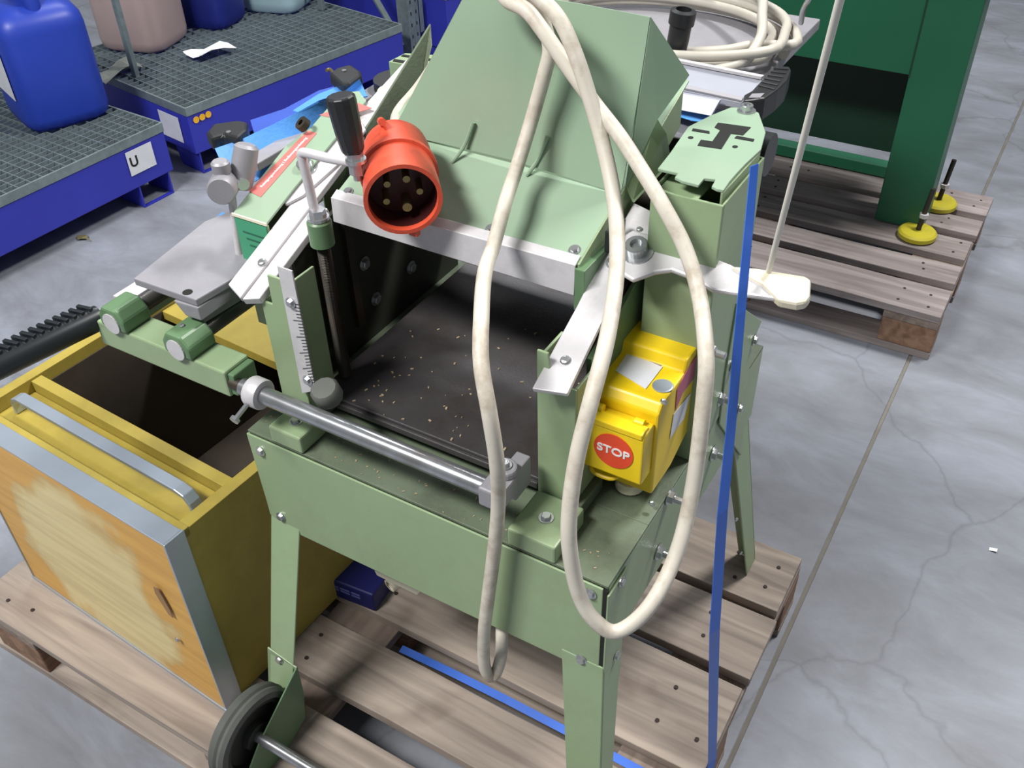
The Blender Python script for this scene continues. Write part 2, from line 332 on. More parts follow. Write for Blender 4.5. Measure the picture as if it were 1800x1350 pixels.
def pallet(label, x0, x1, ys, top, seed, blocks_x, loc, dm='plank'):
    r = thing('pallet', label, 'pallet', loc)
    ylo, yhi = min(a for a, b in ys), max(b for a, b in ys)
    for i, (a, b) in enumerate(ys):
        bd = board(r, x0+random.uniform(-.004, .004), x1+random.uniform(-.004, .004), a, b, top-.022, top, dm, seed+i)
        for bx in blocks_x:
            for dx in ((-.03,) if i % 2 else (-.04, .035)):
                for yy in (a+(b-a)*.3, a+(b-a)*.72):
                    fix(NAIL, 'nail', (bx+dx+random.uniform(-.01, .01), yy+random.uniform(-.01, .01), top+.0004), (0, 0, 1), 1, bd)
    for k, bx in enumerate(blocks_x): board(r, bx-.0725, bx+.0725, ylo, yhi, top-.044, top-.0225, 'planky', seed+20+k, 'stringer')
    ym = (ylo+yhi)/2
    for bx in blocks_x:
        for (a, b) in ((ylo, ylo+.1), (ym-.06, ym+.06), (yhi-.1, yhi)):
            part('block', MB().box((bx-.0725, a+.002, .022), (bx+.0725, b-.002, top-.0445)), 'block', r, bevel=.003)
    for k, (a, b) in enumerate(((ylo, ylo+.1), (ym-.06, ym+.06), (yhi-.1, yhi))): board(r, x0, x1, a, b, 0.0, .0215, dm, seed+40+k, 'runner')
    return r
pallet('weathered wooden pallet under the green planing machine and the yellow box', -.70, .697,
       [(-.212, -.058), (-.009, .112), (.165, .361), (.383, .530), (.553, .706)], .144, 3, (-.60, 0.0, .624), (0, .25, 0))
pallet('grey wooden pallet on the floor under the dark green bench', -.445, .757,
       [(1.70, 1.845), (1.885, 1.985), (2.03, 2.145), (2.185, 2.285), (2.325, 2.46)], .144, 63, (-.36, .16, .684), (.15, 2.08, 0), 'plank2')

# ================================================================== YELLOW BOX (container) at left
yb = thing('storage_box', 'open yellow wooden box with aluminium edging and a bar handle, left of the machine', 'box', (-.33, .15, .144))
BX0, BX1, BY0, BY1, BZ0, BZ1 = -.640, -.080, -.138, .62, .145, .585
yaw = Matrix.Rotation(math.radians(-3.0), 3, 'Z'); piv = Vector((BX1, BY0, 0))
def yr(mb): mb.v = [yaw@(v-piv)+piv for v in mb.v]; return mb
t = .018
part('front_panel', yr(MB().box((BX0+.002, BY0, BZ0), (BX1-.002, BY0+t, BZ1-.001))), 'ply', yb, bevel=.001)
e = MB(); W = .034
e.ext([(BX0, BY0-.002, BZ1+.002), (BX1, BY0-.002, BZ1+.002), (BX1, BY0+W, BZ1+.002), (BX0, BY0+W, BZ1+.002)], (0, 0, -.0035)); part('top_edging', yr(e), 'silveredge', yb, bevel=.0008, label='bright aluminium edge strip')
e = MB(); e.ext([(BX1+.0025, BY0-.002, BZ0), (BX1+.0025, BY0+.036, BZ0), (BX1+.0025, BY0+.036, BZ1+.002), (BX1+.0025, BY0-.002, BZ1+.002)], (-.0045, 0, 0)); part('side_edging', yr(e), 'silveredge', yb, bevel=.0008)
e = MB().box((BX0-.002, BY0-.0035, BZ0-.0005), (BX1+.002, BY0-.0005, BZ0+.006)); part('bottom_edging', yr(e), 'silveredge', yb)
e = MB().box((BX0-.002, BY0-.002, BZ0), (BX0+.002, BY0+.036, BZ1+.002)); part('side_edging', yr(e), 'silveredge', yb)
part('rim_board', yr(MB().box((BX0+.003, BY0+W+.002, BZ1-.022), (BX1-.003, BY0+W+.014, BZ1-.004))), 'ywood', yb, bevel=.001)
part('side_wall', yr(MB().box((BX1-.026, BY0+.02, BZ0), (BX1-.003, BY1, BZ1-.006))), 'ywood', yb, bevel=.001)
part('side_wall', yr(MB().box((BX0+.003, BY0+.02, BZ0), (BX0+.026, BY1, BZ1-.006))), 'ywood', yb, bevel=.001)
part('rear_wall', yr(MB().box((BX0+.027, BY1-.024, BZ0), (BX1-.027, BY1, BZ1-.006))), 'ywood', yb, bevel=.001)
part('inner_divider', yr(MB().box((BX0+.027, BY0+.140, BZ0+.012), (BX1-.027, BY0+.162, BZ1-.010))), 'ywood', yb, bevel=.001)
part('handle_shelf', yr(MB().box((BX0+.027, BY0+W+.016, BZ1-.050), (BX1-.027, BY0+.139, BZ1-.034))), 'ywood', yb, bevel=.001)
part('rear_cover_board', yr(MB().box((BX0+.028, .30, BZ1-.05), (BX1-.028, .44, BZ1-.03))), 'ywood', yb, bevel=.001)
part('rear_cover_board', yr(MB().box((BX0+.028, .445, BZ1-.05), (BX1-.028, BY1-.026, BZ1-.03))), 'ywood', yb, bevel=.001)
part('bottom_board', yr(MB().box((BX0+.027, BY0+.02, BZ0), (BX1-.027, BY1-.026, BZ0+.011))), 'ywood', yb)
M['box_shade'] = mat('dark_box_shade', (66, 58, 50), .8, var=.2, scale=10)  # added thin panels; their dark colour paints the shade inside the box
part('shade_panel', yr(MB().box((BX1-.0285, BY0+.165, BZ0+.013), (BX1-.0265, BY1-.028, BZ1-.03))), 'box_shade', yb)
part('shade_panel', yr(MB().box((BX0+.0275, BY0+.165, BZ0+.013), (BX0+.0295, BY1-.028, BZ1-.03))), 'box_shade', yb)
part('shade_panel', yr(MB().box((BX0+.03, BY1-.028, BZ0+.013), (BX1-.029, BY1-.026, BZ1-.052))), 'box_shade', yb)
part('shade_panel', yr(MB().box((BX0+.03, BY0+.1625, BZ0+.012), (BX1-.029, BY1-.029, BZ0+.015))), 'box_shade', yb)
h = MB(); hx0, hx1, hy, hz = BX0+.055, BX1-.040, BY0+.092, BZ1+.006
for i in range(1): h.ribbon([[(x, hy+dy, z) for dy in (-.011, .011)] for x, z in [(hx0, BZ1-.033), (hx0, hz-.02), (hx0+.006, hz-.006), (hx0+.02, hz), (hx1-.03, hz), (hx1-.012, hz-.004), (hx1-.003, hz-.016), (hx1, hz-.024), (hx1, BZ1-.0335)]], .008)
part('bar_handle', yr(h), 'silveredge', yb, smooth=False, bevel=.0015, label='bright aluminium bar handle')
kn = MB().add([at(*p, y=-.1392) for p in ((270, 1030), (276, 1033), (288, 1052), (300, 1074), (305, 1086), (297, 1080), (283, 1058), (273, 1042))], [tuple(range(8))])
k2 = MB().ext([p for p in kn.v], (0, -.0008, 0)); part('wood_knot', k2, mat('knot_wood', (150, 116, 78), .7), yb)
fix(SCREW, 'screw', at(312, 1124, y=-.139), (0, -1, 0), .005, yb)

# ================================================================== PLANING MACHINE
mc = thing('thickness_planer', 'green planing machine with a grey bed, hood and splayed legs on the front pallet', 'machine', (.29, .3, .144))
HB = .744
# --- stand
part('front_apron', MB().ext([(0, -.004, HB-.004), (.575, -.004, HB-.004), (.575, -.004, .562), (.045, -.004, .556), (.006, -.004, .572)], (0, .0035, 0)), 'green', mc, bevel=.0012)
b = MB(); b.box((0, 0, HB-.005), (.58, .115, HB)); b.box((0, .115, HB-.005), (.085, .55, HB)); b.box((.46, .115, HB-.005), (.58, .55, HB)); b.box((.085, .47, HB-.005), (.46, .55, HB))
part('base_top', b, 'greendirty', mc, bevel=.001)
b = MB(); b.box((.5765, .003, .60), (.580, .55, HB-.005)); b.box((.560, .006, .598), (.5764, .547, .600))
part('side_apron', b, 'green', mc, bevel=.001)
part('side_apron', MB().box((0, 0, .566), (.0035, .55, HB-.005)), 'green', mc, bevel=.001)
part('rear_apron', MB().box((.004, .5465, .566), (.576, .55, HB-.005)), 'green', mc, bevel=.001)
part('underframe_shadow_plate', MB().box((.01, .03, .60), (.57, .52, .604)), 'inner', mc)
sx, sy = .11, .155
def leg(cx, cy, fx, fy, ztop=.71, zb=.146, w=.055, wy=.055, sx=.0, sy=.28, tw=.7, name='leg'):
    """angle-section leg: corner at (cx,cy), flanges towards fx / fy, splayed outward"""
    def P(x, y, z):
        h = max(0, .58-z); return Vector((x-fx*sx*h, y-fy*sy*h, z))
    mb = MB(); th = .0035
    a = [P(cx, cy, ztop), P(cx+fx*w, cy, ztop), P(cx+fx*w*tw, cy, zb), P(cx, cy, zb)]; mb.ext(a, (0, fy*th, 0))
    a = [P(cx, cy+fy*th, ztop), P(cx, cy+fy*wy, ztop), P(cx, cy+fy*wy*.7, zb), P(cx, cy+fy*th, zb)]; mb.ext(a, (fx*th, 0, 0))
    return part(name, mb, 'green', mc, bevel=.0015)
leg(.006, .0005, 1, 1, .585, w=.058, tw=.8)
leg(.582, -.005, -1, 1, .585, w=.062, sx=.06, sy=.09, tw=.8)
leg(.576, .548, -1, -1, .60, w=.050, wy=.07, sx=.085, sy=.25)
leg(.006, .548, 1, -1, .585)
# corner return of the front right leg beside the apron
part('corner_post', MB().box((.5805, -.004, .50), (.5835, .05, HB-.012)), 'green', mc, bevel=.001)
part('corner_gap', MB().box((.5752, -.003, .585), (.5802, .002, HB-.006)), 'gap', mc)
for p in ((458, 793), (494, 908), (1038, 1043), (1022, 1159)): fix(BOLT, 'bolt', at(*p, y=-.0045), (0, -1, 0), .0058, mc)
for p in ((1092, 1022), (1083, 1152)): fix(BOLT, 'bolt', at(*p, x=.584), (1, 0, 0), .0052, mc)
for p in ((1176, 873), (1157, 970), (1253, 797), (1266, 700)): fix(STUD, 'stud', at(*p, x=.581), (1, 0, 0), .0078, mc)
fix(STUD, 'stud', at(1247, 617, x=.584), (1, 0, 0), .008, mc)
# holes of the rear leg
for p in ((1294, 913), (1302, 972)):
    fix(SCREW, 'screw', at(*p, x=.60), (1, -.4, 0), .004, mc)
# rear side bracket
b = MB().ext([at(1293, 533, x=.581), at(1336, 563, x=.581), at(1318, 607, x=.581), at(1300, 800, x=.581), at(1262, 745, x=.581), at(1272, 660, x=.581)], (.003, 0, 0))
part('rear_bracket', b, 'green', mc, bevel=.001)
for p in ((1326, 598), (1287, 643), (1300, 718)): fix(BOLT, 'bolt', at(*p, x=.585), (1, 0, 0), .006, mc)
# wheel bracket and wheel at the front left leg
wp = .0-.0
def wy(p): return at(*p, y=-.075)
b = MB().ext([wy((472, 1136)), wy((523, 1172)), wy((482, 1240)), wy((474, 1222))], (0, -.003, 0)); br = part('wheel_bracket', b, 'green', mc, bevel=.001)
bx_ = wy((523, 1172)).x
b = MB().ext([at(523, 1172, x=bx_), at(534, 1215, x=bx_), at(537, 1262, x=bx_), at(498, 1330, x=bx_), at(448, 1375, x=bx_), at(440, 1350, x=bx_), at(455, 1310, x=bx_)], (-.003, 0, 0)); part('axle_bracket', b, 'greendark', mc, bevel=.001)
for p in ((491, 1160), (487, 1226)): fix(BOLT, 'bolt', at(*p, y=-.079), (0, -1, 0), .0058, mc)
ac = at(478, 1345, x=-.055); ac = Vector((-.052, -.10, .225))
wr = .085
wm = MB(); R = wr
wm.lathe([(R*.80, -.017), (R*.93, -.016), (R*.985, -.010), (R*.955, -.0035), (R, 0), (R*.955, .0035), (R*.985, .010), (R*.93, .016), (R*.80, .017)], (0, 0, 0), (1, 0, 0), 48, cap=False)
WC = Vector((.036, -.178, .144+.0855)); wm.v = [v+WC for v in wm.v]
whl = part('wheel', wm, 'rubber', mc, smooth=True)
wm = MB().lathe([(R*.80, -.012), (R*.80, .014), (R*.70, .014), (R*.66, .004), (R*.3, .004), (R*.28, .016), (.008, .016), (.008, -.010)], WC, (1, 0, 0), 32); part('hub', wm, 'rubberdark', whl, smooth=True)
part('axle', MB().cyl(WC+Vector((.005, 0, 0)), WC+Vector((.50, 0, 0)), .0095, 16), 'rod', mc, smooth=True)
# --- posts beside the bed
def post(x0, x1, y0, y1, z0, z1):
    b = MB(); b.box((x0, y0, z0), (x1, y0+.004, z1)); b.box((x0, y0+.004, z0), (x0+.004, y1, z1)); b.box((x1-.004, y0+.004, z0), (x1, y1, z1))
    return part('side_post', b, 'green', mc, bevel=.0012)
b = MB(); b.ext([(.030, .052, HB+.022), (.081, .052, HB+.022), (.081, .052, .995), (.052, .052, .995), (.050, .052, .948), (.030, .052, .948)], (0, .004, 0)); b.box((.030, .056, HB+.022), (.034, .125, .945)); b.box((.077, .056, HB+.022), (.081, .110, .985)); part('side_post', b, 'green', mc, bevel=.0012)
b = MB(); b.ext([(.438, .080, HB+.022), (.490, .080, HB+.022), (.490, .080, .955), (.457, .080, .955), (.453, .080, .996), (.438, .080, .996)], (0, .004, 0)); b.box((.438, .084, HB+.022), (.442, .14, .985)); b.box((.486, .084, HB+.022), (.490, .14, .955)); part('side_post', b, 'green', mc, bevel=.0012)
# side walls of the machine body
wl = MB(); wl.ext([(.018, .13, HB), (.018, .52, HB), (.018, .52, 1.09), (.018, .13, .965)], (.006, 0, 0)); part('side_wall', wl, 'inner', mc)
wl = MB(); wl.ext([(.478, .13, HB), (.478, .52, HB), (.478, .52, 1.09), (.478, .13, .965)], (.006, 0, 0)); part('side_wall', wl, 'greendark', mc)
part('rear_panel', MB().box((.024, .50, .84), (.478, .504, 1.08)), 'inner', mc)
for p in ((660, 525), (722, 470), (640, 463)): fix(BOLT, 'bolt', at(*p, x=.0245), (1, 0, 0), .008, mc)
b = MB(); b.box((.026, .17, .79), (.034, .19, 1.0)); b.box((.026, .23, .79), (.034, .245, 1.0)); part('guide_rail', b, 'iron', mc)
part('feed_roller', MB().cyl((.026, .25, .985), (.476, .25, .985), .022, 20), 'iron', mc, smooth=True)
part('cutter_block', MB().cyl((.026, .33, 1.01), (.476, .33, 1.01), .032, 24), 'darksteel', mc, smooth=True)
part('feed_roller', MB().cyl((.026, .41, 1.02), (.476, .41, 1.02), .022, 20), 'iron', mc, smooth=True)
# bed
b = MB(); b.box((.066, .088, .762), (.436, .60, .780)); b.box((.066, .082, .766), (.436, .088, .776)); part('planer_bed', b, 'darksteel', mc, bevel=.0015, label='worn dark steel bed plate')
b = MB(); b.box((.10, .13, .62), (.42, .50, .761)); part('bed_support', b, 'iron', mc)
ch = MB()
for i in range(70):
    x = random.triangular(.08, .43, .14); y = .09+abs(random.gauss(0, .16))
    if y > .5: continue
    s_ = random.uniform(.0008, .0028); a = random.uniform(0, 3.14)
    ch.box((x-s_, y-s_*.5, .7803), (x+s_, y+s_*.5, .7815), Matrix.Rotation(a, 3, 'Z'))
for i in range(60):
    x = random.uniform(.01, .57); y = random.uniform(.004, .05); s_ = random.uniform(.0007, .002); a = random.uniform(0, 3.14)
    ch.box((x-s_, y-s_*.5, HB+.0002), (x+s_, y+s_*.5, HB+.001), Matrix.Rotation(a, 3, 'Z'))
tag(link('wood_shavings', ch.mesh('wood_shavings'), M['chip']), 'small pale wood shavings scattered on the dark planer bed', 'wood shavings', kind='stuff')
# feet of the posts
for x0, x1, y0, y1 in ((.048, .106, -.002, .05), (.440, .508, -.002, .076)):
    f = MB(); f.box((x0, y0, HB+.0005), (x1, y1, HB+.030)); fo = part('post_foot', f, 'green', mc, bevel=.003)
    fix(BOLT, 'bolt', ((x0+x1)/2, (y0+y1)/2, HB+.030), (0, 0, 1), .0068, mc)
part('post_base', MB().box((.438, .0795, HB+.0005), (.50, .145, HB+.0215)), 'greendirty', mc, bevel=.002)
part('post_base', MB().box((.028, .054, HB+.0005), (.084, .112, HB+.0215)), 'greendirty', mc, bevel=.002)
# front round bar with collar and clevises
rz, ry = .835, -.004
part('front_round_bar', MB().cyl((.02, ry, rz), (.440, ry, rz), .0125, 24), 'rod', mc, smooth=True)
col = part('collar', MB().lathe([(.0135, 0), (.021, 0), (.022, .002), (.022, .020), (.021, .022), (.0135, .022)], (.036, ry, rz), (1, 0, 0), 28), 'alu', mc, smooth=True)
part('clamp_screw', MB().cyl((.046, ry-.018, rz-.004), (.046, ry-.045, rz-.012), .0035, 10).lathe([(.007, 0), (.007, .005)], (.046, ry-.045, rz-.012), (0, -1, -.3), 10), 'steel', col)
part('spindle_end', MB().cyl((.0, ry, rz), (.02, ry, rz), .009, 16), 'iron', mc, smooth=True)
c1 = at(566, 697, z=.865)
kb = MB().lathe([(.012, -.012), (.019, -.012), (.0205, -.008), (.0205, .008), (.017, .013), (.005, .015)], (.142, .030, .848), (0, -.35, 1), 12); part('clamp_nut', kb, 'rubber', mc, smooth=True)
part('clamp_rod', MB().cyl((.142, .030, .842), (.130, .056, .842), .009, 12), 'iron', mc, smooth=True)
b = MB(); b.box((.412, -.020, .818), (.444, .022, .848)); b.lathe([(.016, 0), (.016, .012)], (.428, .018, .847), (0, 0, 1), 16); part('bar_clevis', b, 'castgrey', mc, bevel=.003)
fix(SOCKET, 'screw', (.428, .018, .860), (0, 0, 1), .006, mc)
part('clevis_arm', MB().box((.420, .022, .800), (.440, .060, .846)), 'castgrey', mc, bevel=.002)
# ruler strip on the left post
rl = MB().ext([at(489, 466, y=.049), at(515, 475, y=.049), at(557, 685, y=.049), at(533, 690, y=.049)], (0, -.0025, 0)); ru = part('depth_scale', rl, 'alu', mc, bevel=.0006, label='aluminium ruler strip with tick marks')
tk = MB()
for i in range(26):
    f_ = .27+.66*i/25; a_ = at(489, 466, y=.0462).lerp(at(533, 690, y=.0462), f_); b_ = at(515, 475, y=.0462).lerp(at(557, 685, y=.0462), f_)
    ln = .7 if i % 5 == 0 else .4; d_ = (b_-a_)*ln; tk.ext([b_-d_, b_, b_+Vector((0, 0, -.0009)), b_-d_+Vector((0, 0, -.0009))], (0, -.0003, 0))
part('tick_marks', tk, 'gap', ru)
fix(BOLT, 'bolt', at(511, 532, y=.046), (0, -1, 0), .0055, mc); fix(BOLT, 'bolt', at(541, 668, y=.046), (0, -1, 0), .0055, mc)
# threaded column with crank
sc_ = MB(); cx, cy = .082, .132
prof = []
for i in range(92): prof += [(.0078, i*.0025), (.0096, i*.0025+.00125)]
sc_.lathe(prof, (cx, cy, .785), (0, 0, 1), 14); part('threaded_spindle', sc_, 'iron', mc, smooth=False)
part('spindle_sleeve', MB().lathe([(.0165, 0), (.0165, .034), (.0135, .037), (.008, .037)], (cx, cy, 1.008), (0, 0, 1), 20), 'greendark', mc, smooth=True)
part('spindle_nut', MB().lathe([(.0145, 0), (.0145, .004)], (cx, cy, 1.0455), (0, 0, 1), 18).lathe([(.011, .004), (.011, .014)], (cx, cy, 1.0455), (0, 0, 1), 6), 'steel', mc)
K0 = Vector((cx-.004, cy, 1.052)); K1 = Vector((cx-.010, cy, 1.135)); K2 = Vector((.156, cy+.004, 1.140))
cr = MB(); cr.tube([K0, K0+Vector((-.003, 0, .04)), K1+Vector((0, 0, -.008)), K1, K1+Vector((.010, 0, .003)), K1.lerp(K2, .5), K2], .0062, 10, 4); crk = part('crank_handle', cr, 'alu', mc, smooth=True)
part('crank_nut', MB().lathe([(.010, -.014), (.010, .014)], K2, (0, 0, 1), 6).lathe([(.013, .002), (.013, .006)], K2, (0, 0, 1), 16).lathe([(.006, -.022), (.006, -.012)], K2, (0, 0, 1), 10), 'steel', crk)
part('crank_knob', MB().lathe([(.0125, .014), (.0142, .018), (.0165, .040), (.0180, .075), (.0175, .082), (.0150, .084)], K2, (-.13, 0, 1), 12), 'black', crk, smooth=False, bevel=.001, label='black tapered grip')
# inclined side bars
def prism_inc(pts, th, z0=.944, s=.38, name=None):
    """closed outline on the inclined plane, thickened downwards"""
    n = Vector((0, -s, 1)).normalized(); return MB().ext(pts, -n*th)
def ip(x, y, dz=0): return Vector((x, y, .944+.38*y+dz))
b = prism_inc([ip(-.020, .046), ip(.012, .034), ip(.012, .31), ip(.004, .33), ip(-.020, .33)], .010); part('tilt_bar', b, 'alu', mc, bevel=.0015, label='cast aluminium step bar')
b = prism_inc([ip(.0125, .036, -.004), ip(.036, .045, -.004), ip(.036, .20, -.004), ip(.0125, .20, -.004)], .012); part('tilt_bar_step', b, 'alu', mc, bevel=.0015)
b = prism_inc([ip(-.03, .33), ip(.003, .33), ip(.020, .49, .020), ip(.010, .49, .022)], .012); part('tilt_bar_end', b, 'alu', mc, bevel=.0015)
b = MB().ext([ip(.006, .33, -.012), ip(.030, .44, -.02), ip(.034, .475, .03), ip(.022, .492, .048), ip(.004, .335, .0)], (.003, 0, 0)); part('end_blade', b, 'greendirty', mc, bevel=.0008)
pp = inc(545, 290)
b = prism_inc([ip(-.062, .215, .006), ip(-.045, .190, .006), ip(-.022, .178, .006), ip(-.006, .20, .006), ip(.010, .262, .006), ip(.012, .33, .006), ip(-.01, .345, .006), ip(-.050, .285, .006), ip(-.064, .25, .006)], .006); part('pivot_plate', b, 'alu', mc, bevel=.002)
fix(SOCKET, 'pivot_bolt', ip(-.032, .242, .006), (0, -.38, 1), .0115, mc)
fix(SCREW, 'screw', ip(.006, .09, .0005), (0, -.38, 1), .0065, mc)
b = prism_inc([inc(*q) for q in ((935, 683), (997, 692), (1066, 548), (1100, 474), (1136, 424), (1160, 378), (1114, 356), (1090, 400), (1050, 466), (1014, 538))], .007); part('tilt_bar', b, 'alu', mc, bevel=.0012)
fix(SCREW, 'screw', inc(994, 634), (0, -.38, 1), .0065, mc)
fix(BOLT, 'bolt', inc(1080, 462), (0, -.38, 1), .0075, mc)
fix(SCREW, 'screw', inc(1124, 404)+Vector((0, 0, .0005)), (0, -.38, 1), .004, mc)
b = MB().box((.4305, .185, .985), (.4445, .275, 1.045)); part('hood_end_bracket', b, 'greendark', mc, bevel=.0012)
part('rubber_stop', MB().box((.4445, .235, 1.045), (.4545, .275, 1.075)), 'black', mc, bevel=.002)
# clamping lever
z1 = .960
lo = [(1092, 425), (1098, 412), (1112, 403), (1145, 412), (1178, 434), (1215, 438), (1262, 455), (1285, 464), (1330, 490), (1400, 505), (1400, 530), (1300, 516), (1252, 509), (1215, 487), (1180, 474), (1150, 478), (1112, 492), (1092, 480)]
b = prism_inc([inc(*p, z1) for p in lo], .008); lv = part('clamping_lever', b, 'alu', mc, bevel=.003, label='flat aluminium lever with cream grip')
lo = [(1281, 466), (1330, 470), (1415, 484), (1426, 490), (1424, 520), (1418, 530), (1400, 533), (1368, 527), (1340, 500)]
b = prism_inc([inc(*p, z1+.004) for p in lo], .016); part('grip', b, 'cream', lv, bevel=.004, label='cream plastic grip')
fix(SOCKET, 'pivot_bolt', inc(1120, 442, z1), (0, -.38, 1), .0135, mc)
# --- left housing
def hp(px, py): return inc(px, py, .955)
f1 = Vector((-.084, .137, 1.008)); f2 = Vector((-.022, .137, 1.008))
dz = .38
b = MB(); hy1 = .43
tp = [(-.084, .137), (-.022, .137), (-.022, .20), (-.016, .372), (-.040, .386), (-.058, .378), (-.068, .344), (-.070, .305), (-.086, .262)]
b.ext([(x, y, .956+.38*y) for x, y in tp], (0, 0, -.004)); part('housing_top', b, 'greentop', mc, bevel=.0008)
b = MB(); b.ext([(-.084, .137, 1.004), (-.022, .137, 1.004), (-.022, .137, .82), (-.084, .137, .82)], (0, .004, 0)); b.ext([(-.084, .141, 1.004), (-.084, .262, 1.049), (-.084, .262, .82), (-.084, .141, .82)], (.003, 0, 0)); b.ext([(-.066, .30, 1.064), (-.058, .372, 1.09), (-.058, .372, .90), (-.066, .30, .90)], (.003, 0, 0)); part('housing_body', b, 'green', mc, bevel=.0008)
part('highlight_edge', MB().box((-.085, .1345, 1.0045), (-.021, .1368, 1.0085)), 'cream', mc)
b = MB().box((-.082, .1355, .905), (-.023, .1368, 1.002)); te = part('teal_sticker', b, 'teal', mc, label='teal sticker with dark print')
tm = MB()
for i in range(4): tm.box((-.070+.004*i, .1348, .982-.010*i), (-.030, .1354, .984-.010*i))
part('print_lines', tm, 'tealdark', te)
lettering('print', '5', .04, (-.052, .1345, .935), (1, 0, 0), (0, -1, 0), 'tealdark', te)
def sticker(name, pts, m): return part(name, MB().ext(pts, (0, 0, .0006)), m, mc)
so = .001
q = [hp(438, 338), hp(459, 348), hp(557, 236), hp(541, 231)]; q = [v+Vector((0, 0, .0012)) for v in q]
st = sticker('red_sticker', q, 'redsign')
cen = sum(q, Vector())/4; xd = ((q[3]-q[0])+(q[2]-q[1])).normalized()
lettering('print', 'Reinigungsanleitung | Bedienungsanleitung', .0062, cen+Vector((0, 0, .0008)), xd, (0, -.38, 1), 'white', st)
q = [hp(562, 204), hp(592, 210), hp(654, 192), hp(622, 180)]; q = [v+Vector((0, 0, .0012)) for v in q]
sticker('red_sticker', q, 'redsign')
# --- hood
HZ = .975
def hd(px, py): return inc(px, py, HZ)
A_, B_, C_, D_ = Vector((.062, .186, 0)), Vector((.431, .190, 0)), Vector((.434, .500, 0)), Vector((.066, .500, 0))
for v in (A_, B_, C_, D_): v.z = HZ+.38*v.y
part('hood_plate', MB().ext([A_, B_, C_, D_], (0, 0, -.003)), 'greentop', mc, bevel=.0006)
b = MB(); b.ext([A_+Vector((0, -.002, .002)), B_+Vector((0, -.002, .002)), B_+Vector((0, -.004, -.040)), A_+Vector((0, -.004, -.034))], (0, -.002, 0)); b.ext([A_+Vector((0, -.003, .002)), B_+Vector((0, -.003, .002)), B_+Vector((0, .010, .008)), A_+Vector((0, .010, .008))], (0, 0, -.002)); part('front_strip', b, 'alu', mc, bevel=.0006, label='pale aluminium front strip')
b = MB().ext([B_+Vector((.001, 0, .002)), B_+Vector((.001, .29, .112)), B_+Vector((.001, .29, .06)), B_+Vector((.001, 0, -.04))], (.003, 0, 0)); part('hood_side', b, 'green', mc, bevel=.0006)
for p in ((612, 338), (863, 403), (1010, 440), (866, 330)):
    if p[0] != 866: fix(SOCKET if p[0] == 0 else BOLT, 'screw', hd(*p)+Vector((0, 0, .0006)), (0, -.38, 1), .0052, mc)
# chute: deflector with bent foot
def cy_(px, py, y): return at(px, py, y=y)
LB, LT = Vector((.078, .320, 0)), at(815, -3, y=.335)
RB = Vector((.434, .312, 0)); LB.z = HZ+.38*LB.y+.002; RB.z = HZ+.38*RB.y+.002
RTP = at(1143, 30, y=.345); 
MBm = at(905, 268, y=.316); MTm = at(885, -25, y=.322)
LTT = at(838, -45, y=.335); RTT = RTP
MTT = at(888, -14, y=.318)
rows = []
NR = 10
for i in range(NR+1):
    tt = i/NR; row = []
    bl = LB.lerp(LTT, tt); bm = MBm.lerp(MTT, tt); brr = RB.lerp(RTT, tt)
    off = .012*(1-tt)**3
    for a_ in (0, .25, .5, .75, 1): row.append(bl.lerp(bm, a_)+Vector((0, -off, -off*.38)))
    for a_ in (.06, .25, .5, .75, 1): row.append(bm.lerp(brr, a_)+Vector((0, -off+.004*math.sin(math.pi*a_)*tt, -off*.38)))
    rows.append(row)
ct = part('chute_front', MB().ribbon(rows, .0022), 'greentop', mc, smooth=True)
S1 = at(1212, 132, x=.470); S2 = at(1156, 210, x=.456); S3 = at(1172, 236, x=.462); S4 = Vector((.442, .330, HZ+.38*.33))
S5 = Vector((.446, .315, HZ+.38*.315-.02))
b = MB().ext([RB+Vector((.002, 0, 0)), RTP+Vector((.001, 0, 0)), S1, S2], (-.002, 0, 0)); part('chute_side', b, 'greentop', mc)
b = MB().ext([RB+Vector((.002, 0, 0)), S2, S3, Vector((.450, .42, HZ+.38*.42-.05)), S5], (-.002, 0, 0)); part('chute_foot', b, 'green', mc)
b = MB().ext([LB, LTT, LTT+Vector((.03, .12, -.05)), Vector((.078, .44, HZ+.38*.44))], (-.002, 0, 0)); part('chute_side', b, 'green', mc)
# small stiffening creases on the bend
for (a1, a2) in (((832, 215), (794, 287)), ((962, 240), (925, 310))):
    p1 = at(a1[0], a1[1], y=.306); p2 = hd(*a2)+Vector((0, 0, .001)); md = (p1+p2)/2+Vector((0, .004, -.006))
    part('crease', MB().tube([p1, md, p2], .0028, 8, 5), 'greentop', mc, smooth=True)
# --- drive tower on the right
b = MB(); b.box((.494, .250, HB+.0005), (.5815, .254, 1.136)); b.box((.5785, .254, HB+.0005), (.5815, .388, 1.136)); b.box((.494, .254, HB+.0005), (.497, .388, 1.136)); b.box((.494, .385, HB+.0005), (.5815, .388, 1.136))
b.box((.4975, .256, 1.128), (.548, .30, 1.1315)); b.box((.4975, .30, 1.128), (.578, .384, 1.1315))
part('drive_cover', b, 'green', mc, bevel=.0012)
def pp_(px, py): return at(px, py, z=1.150)
ol = [(1285, 188), (1318, 190), (1334, 198), (1346, 232), (1338, 262), (1310, 288), (1296, 303), (1283, 318), (1272, 334), (1261, 332), (1251, 327), (1258, 315), (1238, 313), (1228, 325), (1200, 318), (1186, 311), (1192, 304), (1156, 296), (1178, 268), (1210, 222), (1248, 203)]
bp_ = MB().ext([pp_(*p) for p in ol], (0, 0, -.004)); tb = part('motor_bracket', bp_, 'greentop', mc, bevel=.001, label='flat slotted green bracket plate')
